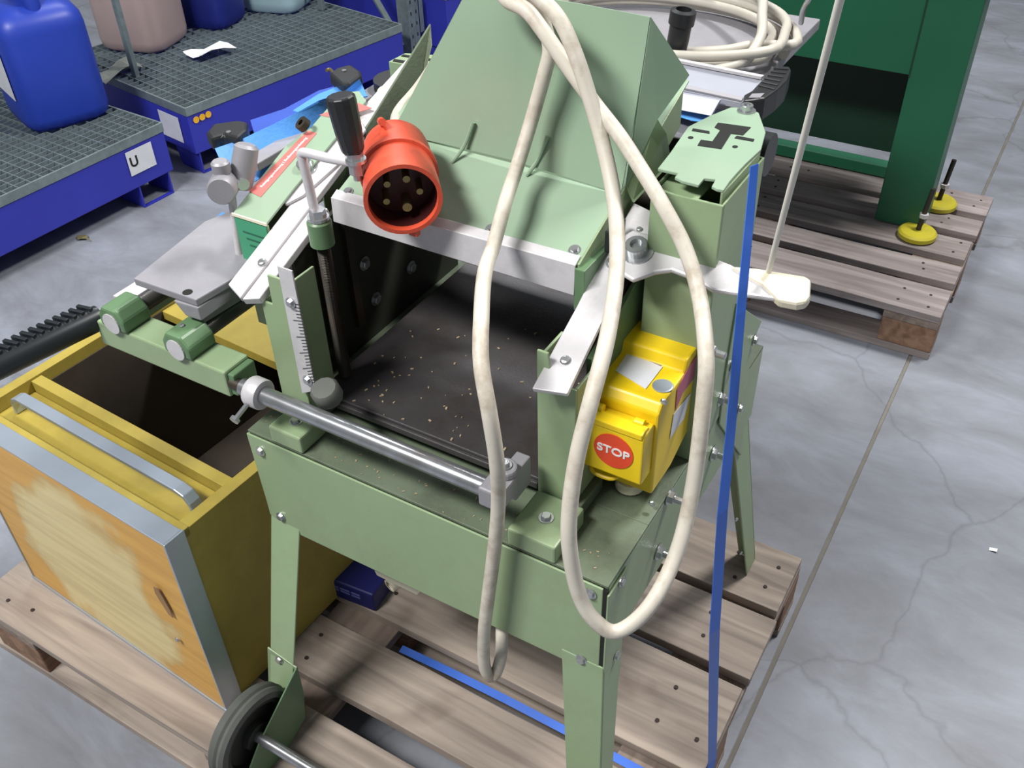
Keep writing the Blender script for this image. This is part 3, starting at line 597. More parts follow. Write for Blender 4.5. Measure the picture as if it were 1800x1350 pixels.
b = MB().ext([pp_(1338, 262)+Vector((0, 0, -.004)), pp_(1272, 334)+Vector((0, 0, -.004)), pp_(1272, 334)+Vector((0, 0, -.026)), pp_(1305, 300)+Vector((0, 0, -.03)), pp_(1338, 262)+Vector((0, 0, -.05))], (-.003, 0, 0)); part('bracket_flange', b, 'green', mc, bevel=.0006)
def patch(pts, m, nm): return part(nm, MB().ext([at(*p, z=1.1503) for p in pts], (0, 0, .0005)), m, tb)
patch([(1262, 216), (1320, 224), (1306, 238), (1285, 235), (1268, 262), (1226, 256), (1232, 246), (1252, 249), (1266, 229), (1256, 224)], 'gap', 'slot')
patch([(1218, 226), (1247, 231), (1247, 235), (1216, 230)], 'gap', 'slot')
patch([(1295, 239), (1326, 245), (1324, 249), (1291, 243)], 'gap', 'slot')
for p in ((1214, 242), (1292, 258)): patch([(p[0]+5*math.cos(a), p[1]+2.2*math.sin(a)) for a in [i*.785 for i in range(8)]], 'gap', 'hole')
fix(SOCKET, 'screw', pp_(1312, 195), (0, 0, 1), .008, mc)
for x, y in ((.535, .33), (.56, .37), (.51, .37)): part('bracket_spacer', MB().cyl((x, y, 1.132), (x, y, 1.1455), .008, 14), 'steel', mc, smooth=True)
part('belt_pulley', MB().cyl((.52, .47, 1.10), (.565, .47, 1.10), .028, 24), 'black', mc, smooth=True)
# --- switch box
sb = part('switch_box', MB().ext([(.472, .272, .800), (.472, .272, .935), (.472, .222, .935), (.472, .216, .918), (.472, .150, .918), (.472, .140, .906), (.472, .140, .772), (.472, .20, .772)], (.099, 0, 0)), 'yellow', mc, bevel=.003, label='yellow switch box')
def bt(px, py): return at(px, py, z=.9186)
part('label', MB().ext([bt(1082, 652), bt(1104, 620), bt(1165, 645), bt(1135, 684)], (0, 0, .0006)), 'paper', sb)
part('label_shadow_tab', MB().ext([bt(1104, 618), bt(1116, 613), bt(1168, 632), bt(1162, 645)], (0, 0, .0008)), 'castgrey', sb)
cbt = bt(1165, 679); part('round_emblem', MB().lathe([(.013, 0), (.013, .0012), (.011, .0016)], cbt, (0, 0, 1), 20), 'silveredge', sb)
def bs(px, py): return at(px, py, x=.5715)
part('side_label', MB().ext([bs(1228, 618), bs(1231, 650), bs(1200, 690), bs(1187, 722), bs(1190, 685), bs(1205, 655)], (.0005, 0, 0)), 'pink', sb)
part('side_label', MB().ext([bs(1214, 690), bs(1202, 735), bs(1177, 771), bs(1184, 728)], (.0005, 0, 0)), 'paper', sb)
part('lid_hinge', MB().cyl((.488, .128, .898), (.504, .128, .898), .006, 12).cyl((.546, .128, .896), (.558, .128, .896), .006, 12), 'yellow', sb, smooth=True)
lid = part('stop_flap', MB().ext([(.484, .139, .893), (.484, .112, .893), (.484, .108, .888), (.484, .108, .815), (.484, .114, .812), (.484, .139, .812)], (.083, 0, 0)), 'yellow', mc, bevel=.002, label='yellow hinged stop flap')
part('flap_rim', MB().box((.486, .1065, .8885), (.565, .126, .8975)), 'yellow', lid, bevel=.0015)
dc = Vector((.529, .1076, .856)); part('stop_disc', MB().lathe([(.0265, 0), (.0265, .0008)], dc, (0, -1, 0), 32), 'stopred', lid, label='red round disc lettered STOP')
lettering('stop_lettering', 'STOP', .0165, dc+Vector((0, -.0012, 0)), (1, 0, 0), (0, -1, 0), 'white', lid, sx=1.12)
part('flap_latch', MB().tube([(.492, .138, .808), (.492, .124, .800), (.500, .120, .794), (.520, .120, .794), (.530, .124, .800), (.530, .138, .806)], .003, 8, 4), 'yellow', lid, smooth=True)
fix(SCREW, 'screw', at(1167, 706, y=.1395), (0, -1, 0), .0045, sb); fix(SCREW, 'screw', at(1146, 885, y=.1395), (0, -1, 0), .0045, sb); fix(SCREW, 'screw', at(1231, 602, z=.936), (0, 0, 1), .0045, sb)
g = MB().lathe([(.012, .771-.771), (.012, .010), (.0185, .010), (.0195, .018), (.0195, .024), (.015, .0275), (.010, .0275)], (.530, .165, .7715), (0, 0, -1), 20)
g.v = [v for v in g.v]; part('cable_gland', g, 'cream', mc, smooth=True)
# --- carriage on the left
part('carriage_beam', MB().box((-.262, -.012, .812), (-.002, .036, .856)), 'green', mc, bevel=.003)
part('beam_end', MB().box((-.0015, -.008, .816), (.010, .034, .852)), 'greendark', mc, bevel=.002)
def bore(x, y, zc, w=.026, yd=.034):
    m_ = MB(); pts = [(x-w, -.016, .8565), (x-w, -.016, zc+.004), (x-w*.6, -.016, zc+.020), (x+w*.5, -.016, zc+.020), (x+w, -.016, zc+.004), (x+w, -.016, .8565)]
    m_.ext(pts, (0, yd+.016, 0)); o_ = part('bar_block', m_, 'greendark', mc, bevel=.004)
    part('bar_face', MB().cyl((x, -.018, zc-.004), (x, -.0162, zc-.004), .0165, 22), 'alu', o_); return o_
bore(-.215, 0, .872); bore(-.085, 0, .872)
for x in (-.215, -.085): part('guide_bar', MB().cyl((x, .035, .868), (x, .50, .868), .0135, 20), 'guidegrey', mc, smooth=True)
fix(SCREW, 'screw', (-.09, .008, .8925), (0, 0, 1), .004, mc)
# cast plate (fence lip)
def cpz(px, py, z=.935): return at(px, py, z=z)
ol = [cpz(234, 489), cpz(344, 527), cpz(428, 478), cpz(470, 420), cpz(402, 372), cpz(360, 388)]
b = MB().ext(ol, (0, 0, -.012)); part('lip_plate', b, 'castgrey', mc, bevel=.002, label='flat grey machined lip plate')
b = MB().ext([cpz(300, 515)+Vector((0, 0, -.0125)), cpz(344, 528)+Vector((0, 0, -.0125)), cpz(344, 528)+Vector((0, 0, -.035)), cpz(316, 519)+Vector((0, 0, -.035))], (0, .07, 0)); part('lip_bracket', b, 'castgrey', mc, bevel=.002)
b = MB().ext([Vector((-.095, .03, .922)), Vector((-.08, .03, .922)), Vector((-.06, .25, .922)), Vector((-.075, .25, .922))], (0, 0, -.040)); part('lip_rib', b, 'castgrey', mc, bevel=.001)
part('plate_hole', MB().lathe([(.007, 0), (.007, .0006)], cpz(323, 521, .9352)+Vector((-.003, .010, 0)), (0, 0, 1), 16), 'gap', mc)
part('rail_strip', MB().box((-.295, .05, .845), (-.262, .60, .852)), 'alu', mc, bevel=.001)
part('rail_channel', MB().box((-.260, .05, .825), (-.236, .60, .843)), 'green', mc, bevel=.001)
# lever with ribbed black grip
G0 = Vector((-.272, .006, .848)); G1 = Vector((-.303, -.160, .850)); gd = (G1-G0).normalized()
part('grip_stem', MB().cyl(Vector((-.238, .012, .845)), G0+gd*.02, .0085, 14).lathe([(.011, 0), (.013, .004), (.013, .012), (.010, .016)], (-.262, .009, .846), (-1, -.1, 0), 14), 'alu', mc, smooth=True)
gr = part('ribbed_grip', MB().lathe([(.012, 0), (.0185, .002), (.0195, .010), (.0195, .19), (.018, .20), (.010, .202)], G0, gd, 20), 'blackgrip', mc, smooth=True, label='black ribbed hand grip')
rb = MB()
for i in range(14):
    c_ = G0+gd*(.014+i*.0125); rb.box(c_+Vector((-.020, -.0032, .004)), c_+Vector((.006, .0032, .0235)), Matrix.Rotation(math.atan2(gd.x, -gd.y)*-1, 3, 'Z'), c_)
part('grip_ribs', rb, 'blackgrip', gr, bevel=.001)
# clamp column at the left with cast knuckles
part('clamp_rod', MB().cyl(at(424, 468, x=-.098), at(407, 345, x=-.098), .0058, 14), 'alu', mc, smooth=True)
kc = at(393, 328, x=-.104)
b = MB().lathe([(.018, -.020), (.0205, -.016), (.0205, .016), (.018, .020)], kc, (.55, -.8, .1), 20); b.lathe([(.012, 0), (.013, .003), (.013, .015), (.010, .018)], kc+Vector((-.003, .006, .018)), (0, 0, 1), 14); part('clamp_knuckle', b, 'castgrey', mc, smooth=True)
k2_ = at(428, 295, x=-.098); b = MB().lathe([(.012, -.030), (.016, -.027), (.018, 0), (.017, .030), (.012, .034)], k2_, (.1, .4, 1), 18); part('clamp_head', b, 'castgrey', mc, smooth=True)
part('clamp_pin', MB().cyl(kc, k2_+Vector((.0, 0, -.01)), .007, 12).lathe([(.009, 0), (.009, .010)], at(424, 320, x=-.092), (1, -.5, 0), 10), 'steel', mc, smooth=True)
part('bushing_eye', MB().lathe([(.0045, 0), (.0105, 0), (.0105, .010), (.0045, .010)], at(537, 222, z=1.078), (-.3, -.5, .7), 18, cap=False), 'iron', mc, smooth=True)
part('fence_rail', MB().box((-.180, .26, 1.000), (-.150, .66, 1.014)), 'castgrey', mc, bevel=.002)
# grooved green block behind the hood and the round rest
bb = MB(); bx, by = -.09, .60
bb.ext([at(683, 108, z=1.08), at(712, 93, z=1.08), at(775, 97, z=1.08), at(760, 122, z=1.08)], (0, 0, -.075))
part('rear_block', bb, 'green', mc, bevel=.001)
for a_ in (((690, 108), (770, 121), (768, 116), (693, 104)), ((705, 99), (772, 110), (773, 106), (709, 96))):
    part('groove', MB().ext([at(*p, z=1.0803) for p in a_], (0, 0, .0006)), 'gap', mc)
part('rear_bush', MB().cyl(at(672, 225, y=.40), at(680, 165, y=.47), .016, 18), 'cream', mc, smooth=True)
part('rear_motor', MB().cyl((-.13, .60, .98), (-.13, .60, 1.03), .045, 24), 'black', mc, smooth=True)
part('tube_stub', MB().lathe([(.009, 0), (.0125, 0), (.0125, .05), (.009, .05)], at(684, 1030, y=.09), (.25, .95, .1), 20, cap=False), 'cream', mc, smooth=True)
part('tube_flange', MB().ext([at(657, 1003, y=.06), at(662, 1012, y=.06), at(733, 1047, y=.06), at(740, 1036, y=.06)], (0, .02, 0)), 'cream', mc, bevel=.002)

# ================================================================== POWER CABLE
P = []
def cp(px, py, **k): P.append(at(px, py, **k))
cb = thing('power_cable', 'thick cream power cable looped over the hood, red plug at its end', 'cable', (.3, .1, .9))
# strand that hangs over the front apron
P = []
P += [Vector((.42, .06, .60)), Vector((.405, .035, .56))]
for a in ((884, 1080, .028), (882, 1108, .014), (881, 1150, -.002), (872, 1182, -.012), (860, 1188, -.020), (851, 1165, -.026), (851, 1110, -.030), (858, 1050, -.030), (870, 955, -.028), (876, 880, -.03), (873, 810, -.04), (860, 725, -.04), (846, 640, -.02), (846, 560, .02), (852, 480, .09), (868, 430, .145), (890, 350, .20), (910, 290, .25), (936, 205, .284), (957, 130, .292), (966, 90, .296), (960, 55, .302), (944, 12, .300), (925, -14, .298)): cp(a[0], a[1], y=a[2])
# over the top and down the right hand loop
for a in ((900, -24, .296), (884, -14, .290), (894, 2, .284), (925, 18, .278), (955, 55, .272), (1000, 120, .266), (1045, 182, .262), (1090, 240, .25), (1130, 302, .232), (1166, 362, .215), (1204, 436, .20), (1229, 520, .17)): cp(a[0], a[1], y=a[2])
for a in ((1241, 620, .628), (1237, 705, .640), (1219, 850, .648), (1190, 970, .652), (1142, 1065, .645)): cp(a[0], a[1], x=a[2])
for a in ((1085, 1110, -.06), (1045, 1090, -.07), (1018, 1045, -.07), (1002, 970, -.068), (1001, 900, -.06), (1014, 805, -.04), (1040, 700, -.01), (1066, 600, .04), (1082, 500, .11), (1085, 420, .17), (1078, 340, .215), (1059, 250, .244), (1036, 170, .256), (1010, 92, .262), (982, 32, .268), (945, -6, .274), (915, -26, .282)): cp(a[0], a[1], y=a[2])
P += [at(890, -40, y=.32), at(850, -20, y=.37), at(800, 60, y=.40), at(740, 150, y=.395)]
PC = at(690, 262, y=.262)
P += [at(702, 196, y=.36), at(695, 225, y=.31)]
part('flex', MB().tube(P, .0089, 14, 7), 'cable', cb, smooth=True)
# plug: axis from its rear to the mouth, pointing to the viewer and down
MO = at(709, 352, y=.135); RE = at(688, 215, y=.225); ax = (MO-RE).normalized()
axv = (CAM-MO).normalized(); 
L_ = (MO-RE).length
ax = ((MO-RE).normalized()*.80+axv*.52).normalized(); L_ = .150; RE = MO-ax*L_
R_ = .0455
pl = part('plug', MB().lathe([(.014, -.012), (.024, -.006), (.034, .004), (.0420, .022), (.0445, .040), (.0448, .070), (.0450, .080), (.0495, .081), (.0495, .088), (.0455, .089), (.0462, .110), (.0470, .118), (.0478, L_), (.0425, L_), (.0418, L_-.004), (.0415, .106), (.001, .1055)], RE, ax, 40), 'red', cb, smooth=True, label='red five-pin plug')
part('shaded_plug_insert', MB().lathe([(.0413, L_-.008), (.0408, .1075), (.001, .1070)], RE, ax, 36, cap=False), 'red_shade', pl, smooth=True)  # dark red liner, paints the shade inside the plug mouth
ua = (UP-ax*UP.dot(ax)).normalized(); ra = ua.cross(ax)*-1
ra = ax.cross(ua)*-1
if ra.dot(RT) < 0: ra = -ra
for (u, v, r) in ((.10, .50, .0046), (-.50, .28, .0042), (.56, .08, .0042), (-.48, -.34, .0042), (.20, -.52, .0060)):
    c_ = RE+ax*.107+ra*u*.038+ua*v*.038; part('pin', MB().cyl(c_, c_+ax*.026, r, 12), 'brass', pl, smooth=True)
kk = RE+ax*.066-ra*.020+ua*.047
part('plug_rib', MB().cyl(RE+ax*.030-ra*.022+ua*.043, RE+ax*.052-ra*.022+ua*.052, .0050, 10), 'red', pl)
part('plug_key', MB().box(Vector((-.006, -.004, -.004)), Vector((.006, .004, .004))), 'red', pl).matrix_basis = Matrix.Translation(RE+ax*(L_-.008)+ra*.018-ua*.049)
part('plug_gland', MB().lathe([(.012, -.03), (.017, -.028), (.020, -.008)], RE, ax, 18), 'cream', pl, smooth=True)

# ================================================================== STRAPS AND ROPE
sp = [at(1326, 290, x=.612), at(1318, 380, x=.620), at(1302, 550, x=.636), at(1284, 760, x=.655), at(1270, 900, x=.668), at(1256, 1110, x=.688), Vector((.7005, .20, .146)), Vector((.7005, .185, .06)), Vector((.690, .18, .001))]
rows = []
top0 = [Vector((.47, .46, 1.128)), Vector((.56, .42, 1.126)), Vector((.606, .40, 1.122))]
for i_, p in enumerate(sp):
    t_ = Vector((.42, .90, 0)).normalized()
    hw = .0058+.0034*min(1, i_/5); rows.append([p-t_*hw, p+t_*hw])
tag(part('strapping_band', MB().ribbon(rows, .0010), 'strap', None), 'narrow blue strapping band running down the right side of the green machine', 'strap')
st = [(.085, .152, .090), (.20, .149, .103), (.33, .143, .118), (.461, .137, .128), (.62, .133, .130)]
rows = [[Vector((x, y-.007, z-.002)), Vector((x, y+.007, z+.002))] for x, y, z in st]
tag(part('strapping_band', MB().ribbon(rows, .0010), 'strap', None), 'blue strapping band lying in the gap between pallet boards under the machine', 'strap')
g0 = inc(1352, 474, .968); g1 = at(1478, -6, x=g0.x+.07); g2 = g1+(g1-g0)*.9
tag(part('rope', MB().tube([g0+Vector((0, 0, -.012)), g0, g0.lerp(g1, .5)+Vector((.0, 0, -.001)), g1, g2], .0033, 10, 4), 'rope', None, smooth=True), 'thin white rope rising from the cream lever grip out of the top', 'rope')
# blue web over the rear fence with two black protectors
wb = [(378, 262, .992, 410, 330), (420, 248, 1.0, 450, 318), (470, 225, 1.012, 500, 288), (520, 200, 1.022, 545, 250), (560, 178, 1.028, 600, 205), (600, 165, 1.030, 632, 178), (632, 140, 1.028, 646, 170)]
rows = []
for i, (a1, a2, zz, b1, b2) in enumerate(wb):
    p1 = at(a1, a2, z=zz+.02); p2 = at(b1, b2, z=zz-.025)
    rows.append([p1+Vector((-.02, .03, -.012)), p1, p1.lerp(p2, .33)+Vector((0, 0, .008*math.sin(i*2.1))), p1.lerp(p2, .66), p2])
wbo = thing('lashing_web', 'light blue webbing bundle hanging behind the green housing with red stickers', 'webbing', at(480, 280, z=1.0))
part('web_fold', MB().ribbon(rows, .002), 'web', wbo, smooth=True)
rows = []
for (a1, a2, b1, b2) in ((440, 212, 455, 262), (500, 192, 520, 240), (560, 160, 580, 215), (605, 148, 622, 196)):
    rows.append([at(a1, a2, z=.99), at(b1, b2, z=.98)])
part('web_fold', MB().ribbon(rows, .002), 'webdark', wbo)
rows = [[at(a, b, z=1.035), at(c, d, z=1.035)] for a, b, c, d in ((515, 195, 530, 200), (560, 166, 575, 178), (600, 150, 628, 172), (630, 136, 646, 170))]
part('web_fold', MB().ribbon(rows, .002), 'web', wbo)
part('web_tail', MB().ribbon([[at(468, 226, z=.98), at(512, 225, z=.98)], [at(478, 285, z=.95), at(498, 282, z=.95)], [at(478, 306, z=.93), at(490, 290, z=.93)]], .001), 'webdark', wbo)
part('web_tail', MB().ribbon([[at(392, 372, z=.62), at(400, 384, z=.62)], [at(330, 424, z=.60), at(336, 428, z=.60)]], .001), 'web', wbo)
def protector(pts, z, lab, hole, mark):
    t_ = thing('edge_protector', lab, 'edge protector', at(pts[0][0], pts[0][1], z=z-.02), 'black edge protectors on the blue webbing')
    part('shell', MB().ext([at(*p, z=z) for p in pts], (0, 0, -.022)), 'black', t_, bevel=.005)
    part('rivet', MB().lathe([(.004, 0), (.004, .002)], at(*hole, z=z+.0002), (0, 0, 1), 10), 'steel', t_)
    part('bracket', MB().tube([at(*q, z=z-.006) for q in mark], .003, 8, 3), 'brass', t_, smooth=True)
protector([(362, 232), (375, 216), (420, 210), (436, 214), (434, 228), (418, 242), (392, 236), (370, 243)], 1.03, 'black plastic edge protector at the left end of the blue webbing', (402, 233), [(400, 230), (404, 226), (410, 236), (413, 243)])
protector([(578, 128), (592, 118), (616, 112), (634, 124), (636, 132), (616, 146), (598, 146)], 1.05, 'black plastic edge protector at the right end of the blue webbing', (605, 125), [(574, 124), (580, 122), (588, 132), (592, 142)])

# ================================================================== NAVY CARTON under the machine
nb = thing('carton', 'navy blue carton with faint white lettering on the pallet under the machine', 'carton', (-.02, .24, .144))
b0 = at(584, 1046, z=.146); b1 = at(660, 1076, z=.146); dx_ = (b1-b0); nrm = Vector((-dx_.y, dx_.x, 0)).normalized()*.13
b = MB().ext([b0, b1, b1+nrm, b0+nrm], (0, 0, .05)); part('carton_body', b, 'navybox', nb, bevel=.004)
pm = MB(); un = nrm.normalized(); ud = dx_.normalized()
for i, (a_, b_) in enumerate(((.006, .020), (.024, .046), (.050, .070))):
    for k_ in range(2):
        q0 = b0+ud*a_+Vector((0, 0, .036-.008*k_))-un*.0012; q1 = b0+ud*b_+Vector((0, 0, .036-.008*k_))-un*.0012
        pm.ext([q0, q1, q1-Vector((0, 0, .0035)), q0-Vector((0, 0, .0035))], un*.001)
part('faint_print', pm, mat('faded_print', (96, 102, 160), .5), nb)

# ================================================================== SECOND TABLE with cable coil behind
g2_ = thing('grey_worktable', 'light grey machine table behind the green hood carrying a coiled cable', 'table', (-.1, 1.3, 0))
part('table_top', MB().box((-.29, 1.02, .875), (.325, 1.60, .90)), 'castgrey', g2_, bevel=.003)
part('cabinet', MB().box((-.27, 1.06, .02), (.12, 1.50, .8745)), 'castgrey', g2_, bevel=.003)
part('apron_plate', MB().ext([at(1168, 158, y=.99), at(1266, 176, y=.99), at(1250, 204, y=.97), at(1175, 190, y=.97)], (0, .01, -.002)), 'fence', g2_, bevel=.001)
part('extension_table', MB().ext([at(1150, 188, z=.86), at(1262, 212, z=.86), at(1225, 255, z=.86), at(1150, 262, z=.86)], (0, 0, -.02)), 'castgrey', g2_, bevel=.002)
part('blue_tie', MB().ribbon([[at(1165, 172, z=.885), at(1165, 196, z=.885)], [at(1205, 184, z=.885), at(1215, 212, z=.885)], [at(1252, 196, z=.885), at(1262, 218, z=.885)]], .001), 'web', g2_)
fe = thing('fence_profile', 'pale aluminium fence profile with black end cap behind the slotted bracket', 'fence', at(1250, 150, z=.90))
a0, a1_, a2_, a3_ = at(1150, 100, z=.955), at(1342, 138, z=.955), at(1303, 181, z=.925), at(1150, 148, z=.925)
part('profile', MB().ext([a0, a1_, a2_, a3_], (0, 0, -.012)), 'fence', fe, bevel=.001)
part('profile_lip', MB().ext([a0+Vector((0, 0, .001)), a1_+Vector((0, 0, .001)), a1_.lerp(a2_, .12)+Vector((0, 0, .003)), a0.lerp(a3_, .12)+Vector((0, 0, .003))], (0, 0, .006)), 'alu', fe, bevel=.0006)
part('profile_lip', MB().ext([a3_+Vector((0, -.0, .001)), a2_+Vector((0, 0, .001)), a2_.lerp(a1_, .08)+Vector((0, 0, .004)), a3_.lerp(a0, .08)+Vector((0, 0, .004))], (0, 0, .004)), 'castgrey', fe, bevel=.0006)
cz = .955
ol = [(1306, 178), (1308, 166), (1328, 155), (1352, 128), (1366, 115), (1388, 116), (1391, 122), (1384, 140), (1368, 156), (1345, 172), (1322, 176)]
cap = part('end_cap', MB().ext([at(*p, z=cz) for p in ol], (0, 0, -.045)), 'black', fe, bevel=.004)
for i in range(6):
    f_ = i/5; p1 = at(1360+0*f_, 120+0, z=cz+.0008).lerp(at(1334, 150, z=cz+.0008), f_); p2 = at(1386, 122, z=cz+.0008).lerp(at(1362, 157, z=cz+.0008), f_)
    part('cap_rib', MB().tube([p1, p2], .0022, 6, 1), 'black', cap)
part('cap_pocket', MB().ext([at(*p, z=cz+.0005) for p in ((1316, 172), (1322, 165), (1344, 164), (1336, 172))], (0, 0, .0005)), 'castgrey', cap)
co = thing('cable_coil', 'coil of grey cable lying on the light grey table behind the hood', 'cable', (.12, 1.33, .90))
pts = []; rnd = random.Random(4)
ccx, ccy = .055, 1.315
c_ = Vector((ccx, ccy, 0))
for i in range(0, 3*20+12):
    a = 2*math.pi*i/20; lap = i//20
    rr = (.275, .245, .285, .255, .235)[lap]+.006*math.sin(a*2+lap); rr2 = rr*.74
    ox, oy = ((0, 0), (-.012, .012), (.004, -.008), (.01, .02), (-.01, 0))[lap]
    pts.append(Vector((ccx+ox+rr*math.cos(a), ccy+oy+rr2*math.sin(a), .912+.0185*(i/20)*.72)))
part('flex', MB().tube(pts, .0105, 10, 3), 'cablegrey', co, smooth=True)
cr_ = [pts[-1]+Vector((0, 0, .002)), Vector((.17, 1.46, 1.0)), Vector((.20, 1.33, 1.0)), Vector((.19, 1.20, .99)), Vector((.16, 1.155, .975))]
part('crossing_strand', MB().tube([Vector((-.12, 1.50, .985)), Vector((.0, 1.545, .992)), Vector((.13, 1.50, 1.0)), Vector((.235, 1.40, 1.0)), Vector((.275, 1.31, .985)), Vector((.295, 1.25, .960)), Vector((.285, 1.17, .935)), Vector((.22, 1.10, .925))], .0105, 10, 6), 'cablegrey', co, smooth=True)
pc_ = at(1195, 52, z=1.0)
part('coupler', MB().lathe([(.015, -.062), (.020, -.055), (.022, -.02), (.022, .012), (.026, .014), (.026, .040), (.016, .043), (.016, .03)], at(1195, 54, z=.985), (.10, .02, .99), 16), 'black', co, smooth=True, label='black rubber coupler')
part('silver_tool', MB().tube([at(1408, 40, z=.93), at(1412, 18, z=.97), at(1420, 2, z=1.0), at(1428, -14, z=1.02)], .006, 10, 5), 'steel', g2_, smooth=True)

# ================================================================== DARK GREEN BENCH on the rear pallet
gb = thing('green_bench', 'dark green steel workbench standing on the rear pallet', 'workbench', (.1, 2.4, .144))
part('leg', MB().ext([Vector((.466, 2.131, .150)), Vector((.608, 2.131, .150)), Vector((.608, 2.131, .90)), Vector((.466, 2.131, .90))], (0, .12, 0)), 'bench', gb, bevel=.004)
part('leg', MB().box((-.92, 2.131, .150), (-.78, 2.25, .90)), 'bench', gb, bevel=.004)
part('apron', MB().box((-.779, 2.137, .605), (.465, 2.155, .90)), 'bench', gb, bevel=.002)
part('seam', MB().box((.4652, 2.1305, .60), (.4698, 2.1345, .90)), 'benchdark', gb)
part('cross_panel', MB().box((-.779, 2.40, .250), (.465, 2.42, .90)), 'benchdark', gb, bevel=.002)
part('bottom_rail', MB().box((-.779, 2.42, .150), (.465, 2.47, .190)), 'bench', gb, bevel=.003)
part('bench_top', MB().box((-1.0, 2.10, .901), (.64, 2.48, .94)), 'benchdark', gb, bevel=.003)
def foot(cx, cy, lab):
    f_ = part('levelling_foot', MB().lathe([(.050, 0), (.056, .004), (.056, .016), (.050, .022), (.02, .024)], (cx, cy, .1455), (0, 0, 1), 28), 'olive', gb, smooth=True, label=lab)
    part('threaded_rod', MB().cyl((cx, cy, .17), (cx+.01, cy+.015, .30), .0075, 12), 'iron', f_, smooth=True)
    part('nut', MB().lathe([(.014, 0), (.014, .012)], (cx+.005, cy+.004, .21), (0, 0, 1), 6), 'alu', f_)
f0 = at(1612, 412, z=.150); foot(f0.x, f0.y-.005, 'yellow round foot'); f0 = at(1648, 360, z=.150); foot(f0.x, f0.y, 'yellow round foot')

# ================================================================== SPILL TRAYS
def tray(label, org, ang, L, D, z1, pitch, labelled=None, dots=False, legs=True):
    r = thing('spill_tray', label, 'spill tray', (org[0], org[1], 0)); R_ = Matrix.Rotation(ang, 3, 'Z'); O = Vector((org[0], org[1], 0.0))
    # local axes: u along the front (length L), v away from the viewer (depth D)
    def T(mb): mb.v = [R_@v+O for v in mb.v]; return mb
    zb = .085
    s = MB(); s.box((0, 0, zb), (L, .006, z1-.034)); s.box((0, D-.006, zb), (L, D, z1-.034)); s.box((0, .006, zb), (.006, D-.006, z1-.034)); s.box((L-.006, .006, zb), (L, D-.006, z1-.034)); s.box((.006, .006, zb), (L-.006, D-.006, zb+.006))
    part('tray_shell', T(s), 'trayblue', r, bevel=.002)
    rim = MB(); rim.box((-.002, -.003, z1-.033), (L+.002, .004, z1)); rim.box((-.002, D-.004, z1-.033), (L+.002, D+.003, z1)); rim.box((-.003, .004, z1-.033), (.004, D-.004, z1)); rim.box((L-.004, .004, z1-.033), (L+.003, D-.004, z1)); part('grate_frame', T(rim), 'galv', r, bevel=.001)
    bars = MB(); n = int(L/pitch/1.35)
    for i in range(1, n): bars.box((i*L/n-.0015, .004, z1-.026), (i*L/n+.0015, D-.004, z1-.001))
    n2 = int(D/pitch)
    for i in range(1, n2): bars.box((.004, i*D/n2-.0015, z1-.018), (L-.004, i*D/n2+.0015, z1-.002))
    part('grating', T(bars), 'galv', r, kind='stuff')
    if legs:
        for u in (.02, L-.15):
            for v in (.0, D-.16):
                lg = MB().ext([(u+.13, v+.003, zb-.001), (u+.13, v+.16, zb-.001), (u+.13, v+.14, 0.001), (u+.13, v+.003, .001)], (-.006, 0, 0)); part('leg', T(lg), 'trayblue', r, bevel=.001)
                lg = MB().box((u, v+.003, .0005), (u+.129, v+.02, .004)); part('foot_plate', T(lg), 'trayblue', r)
                lg = MB().ext([(u, v+.003, zb-.001), (u, v+.16, zb-.001), (u, v+.14, 0.001), (u, v+.003, .001)], (-.006, 0, 0)); part('leg', T(lg), 'trayblue', r, bevel=.001)
    return r, R_, O
zt = .267
# frame: u along +Y side -> build with u axis rotated so that front faces the camera
a1p, a2p = Vector((-1.892, .792, 0)), Vector((-1.857, 1.425, 0)); an1 = math.atan2(a2p.y-a1p.y, a2p.x-a1p.x)
dd = (a2p-a1p).normalized(); L1 = 1.35; o1 = a2p-dd*L1
tr1, R1, O1 = tray('blue spill tray with grating at the left edge, under the big blue canister', o1, an1, L1, .85, zt, .032)
lb = MB().box((L1-.175, -.0045, .135), (L1-.065, -.0033, .222)); lb.v = [R1@v+O1 for v in lb.v]; lbl = part('paper_label', lb, 'paper', tr1, label='white paper label marked U')
lettering('print', 'U', .050, R1@Vector((L1-.150, -.0052, .180))+O1, R1@Vector((1, 0, 0)), R1@Vector((0, -1, 0)), 'gap', lbl)
b1p, b2p = Vector((-1.873, 1.555, 0)), Vector((-1.692, 2.640, 0)); an2 = math.atan2(b2p.y-b1p.y, b2p.x-b1p.x); L2 = (b2p-b1p).length
tr2, R2, O2 = tray('long blue spill tray with grating behind, carrying three canisters and crumpled paper', b1p, an2, L2, .85, zt, .036)
for k in range(3):
    part('orange_dot', MB().lathe([(.0125, 0), (.0125, .001)], R2@Vector((.032+.027*k, -.0035, .212+.001*k))+O2, R2@Vector((0, -1, 0)), 16), 'orange', tr2)
lb = MB().box((-.0045, .06, .115), (-.0032, .19, .215)); lb.v = [R2@v+O2 for v in lb.v]; part('paper_label', lb, 'paper', tr2)
tr3, R3, O3 = tray('blue spill tray at the far end behind the galvanised upright', Vector((-1.62, 2.88, 0)), an2, 1.1, .85, .34, .036)
for k, (u, z) in enumerate(((.10, .27), (.135, .275), (.10, .22), (.125, .245))): part('orange_dot', MB().lathe([(.012, 0), (.012, .001)], R3@Vector((u, -.0035, z))+O3, R3@Vector((0, -1, 0)), 12), 'orange', tr3)
tr4, R4, O4 = tray('blue spill tray standing behind the long tray', Vector((-2.70, 2.75, 0)), an2, 1.2, .85, .30, .05)
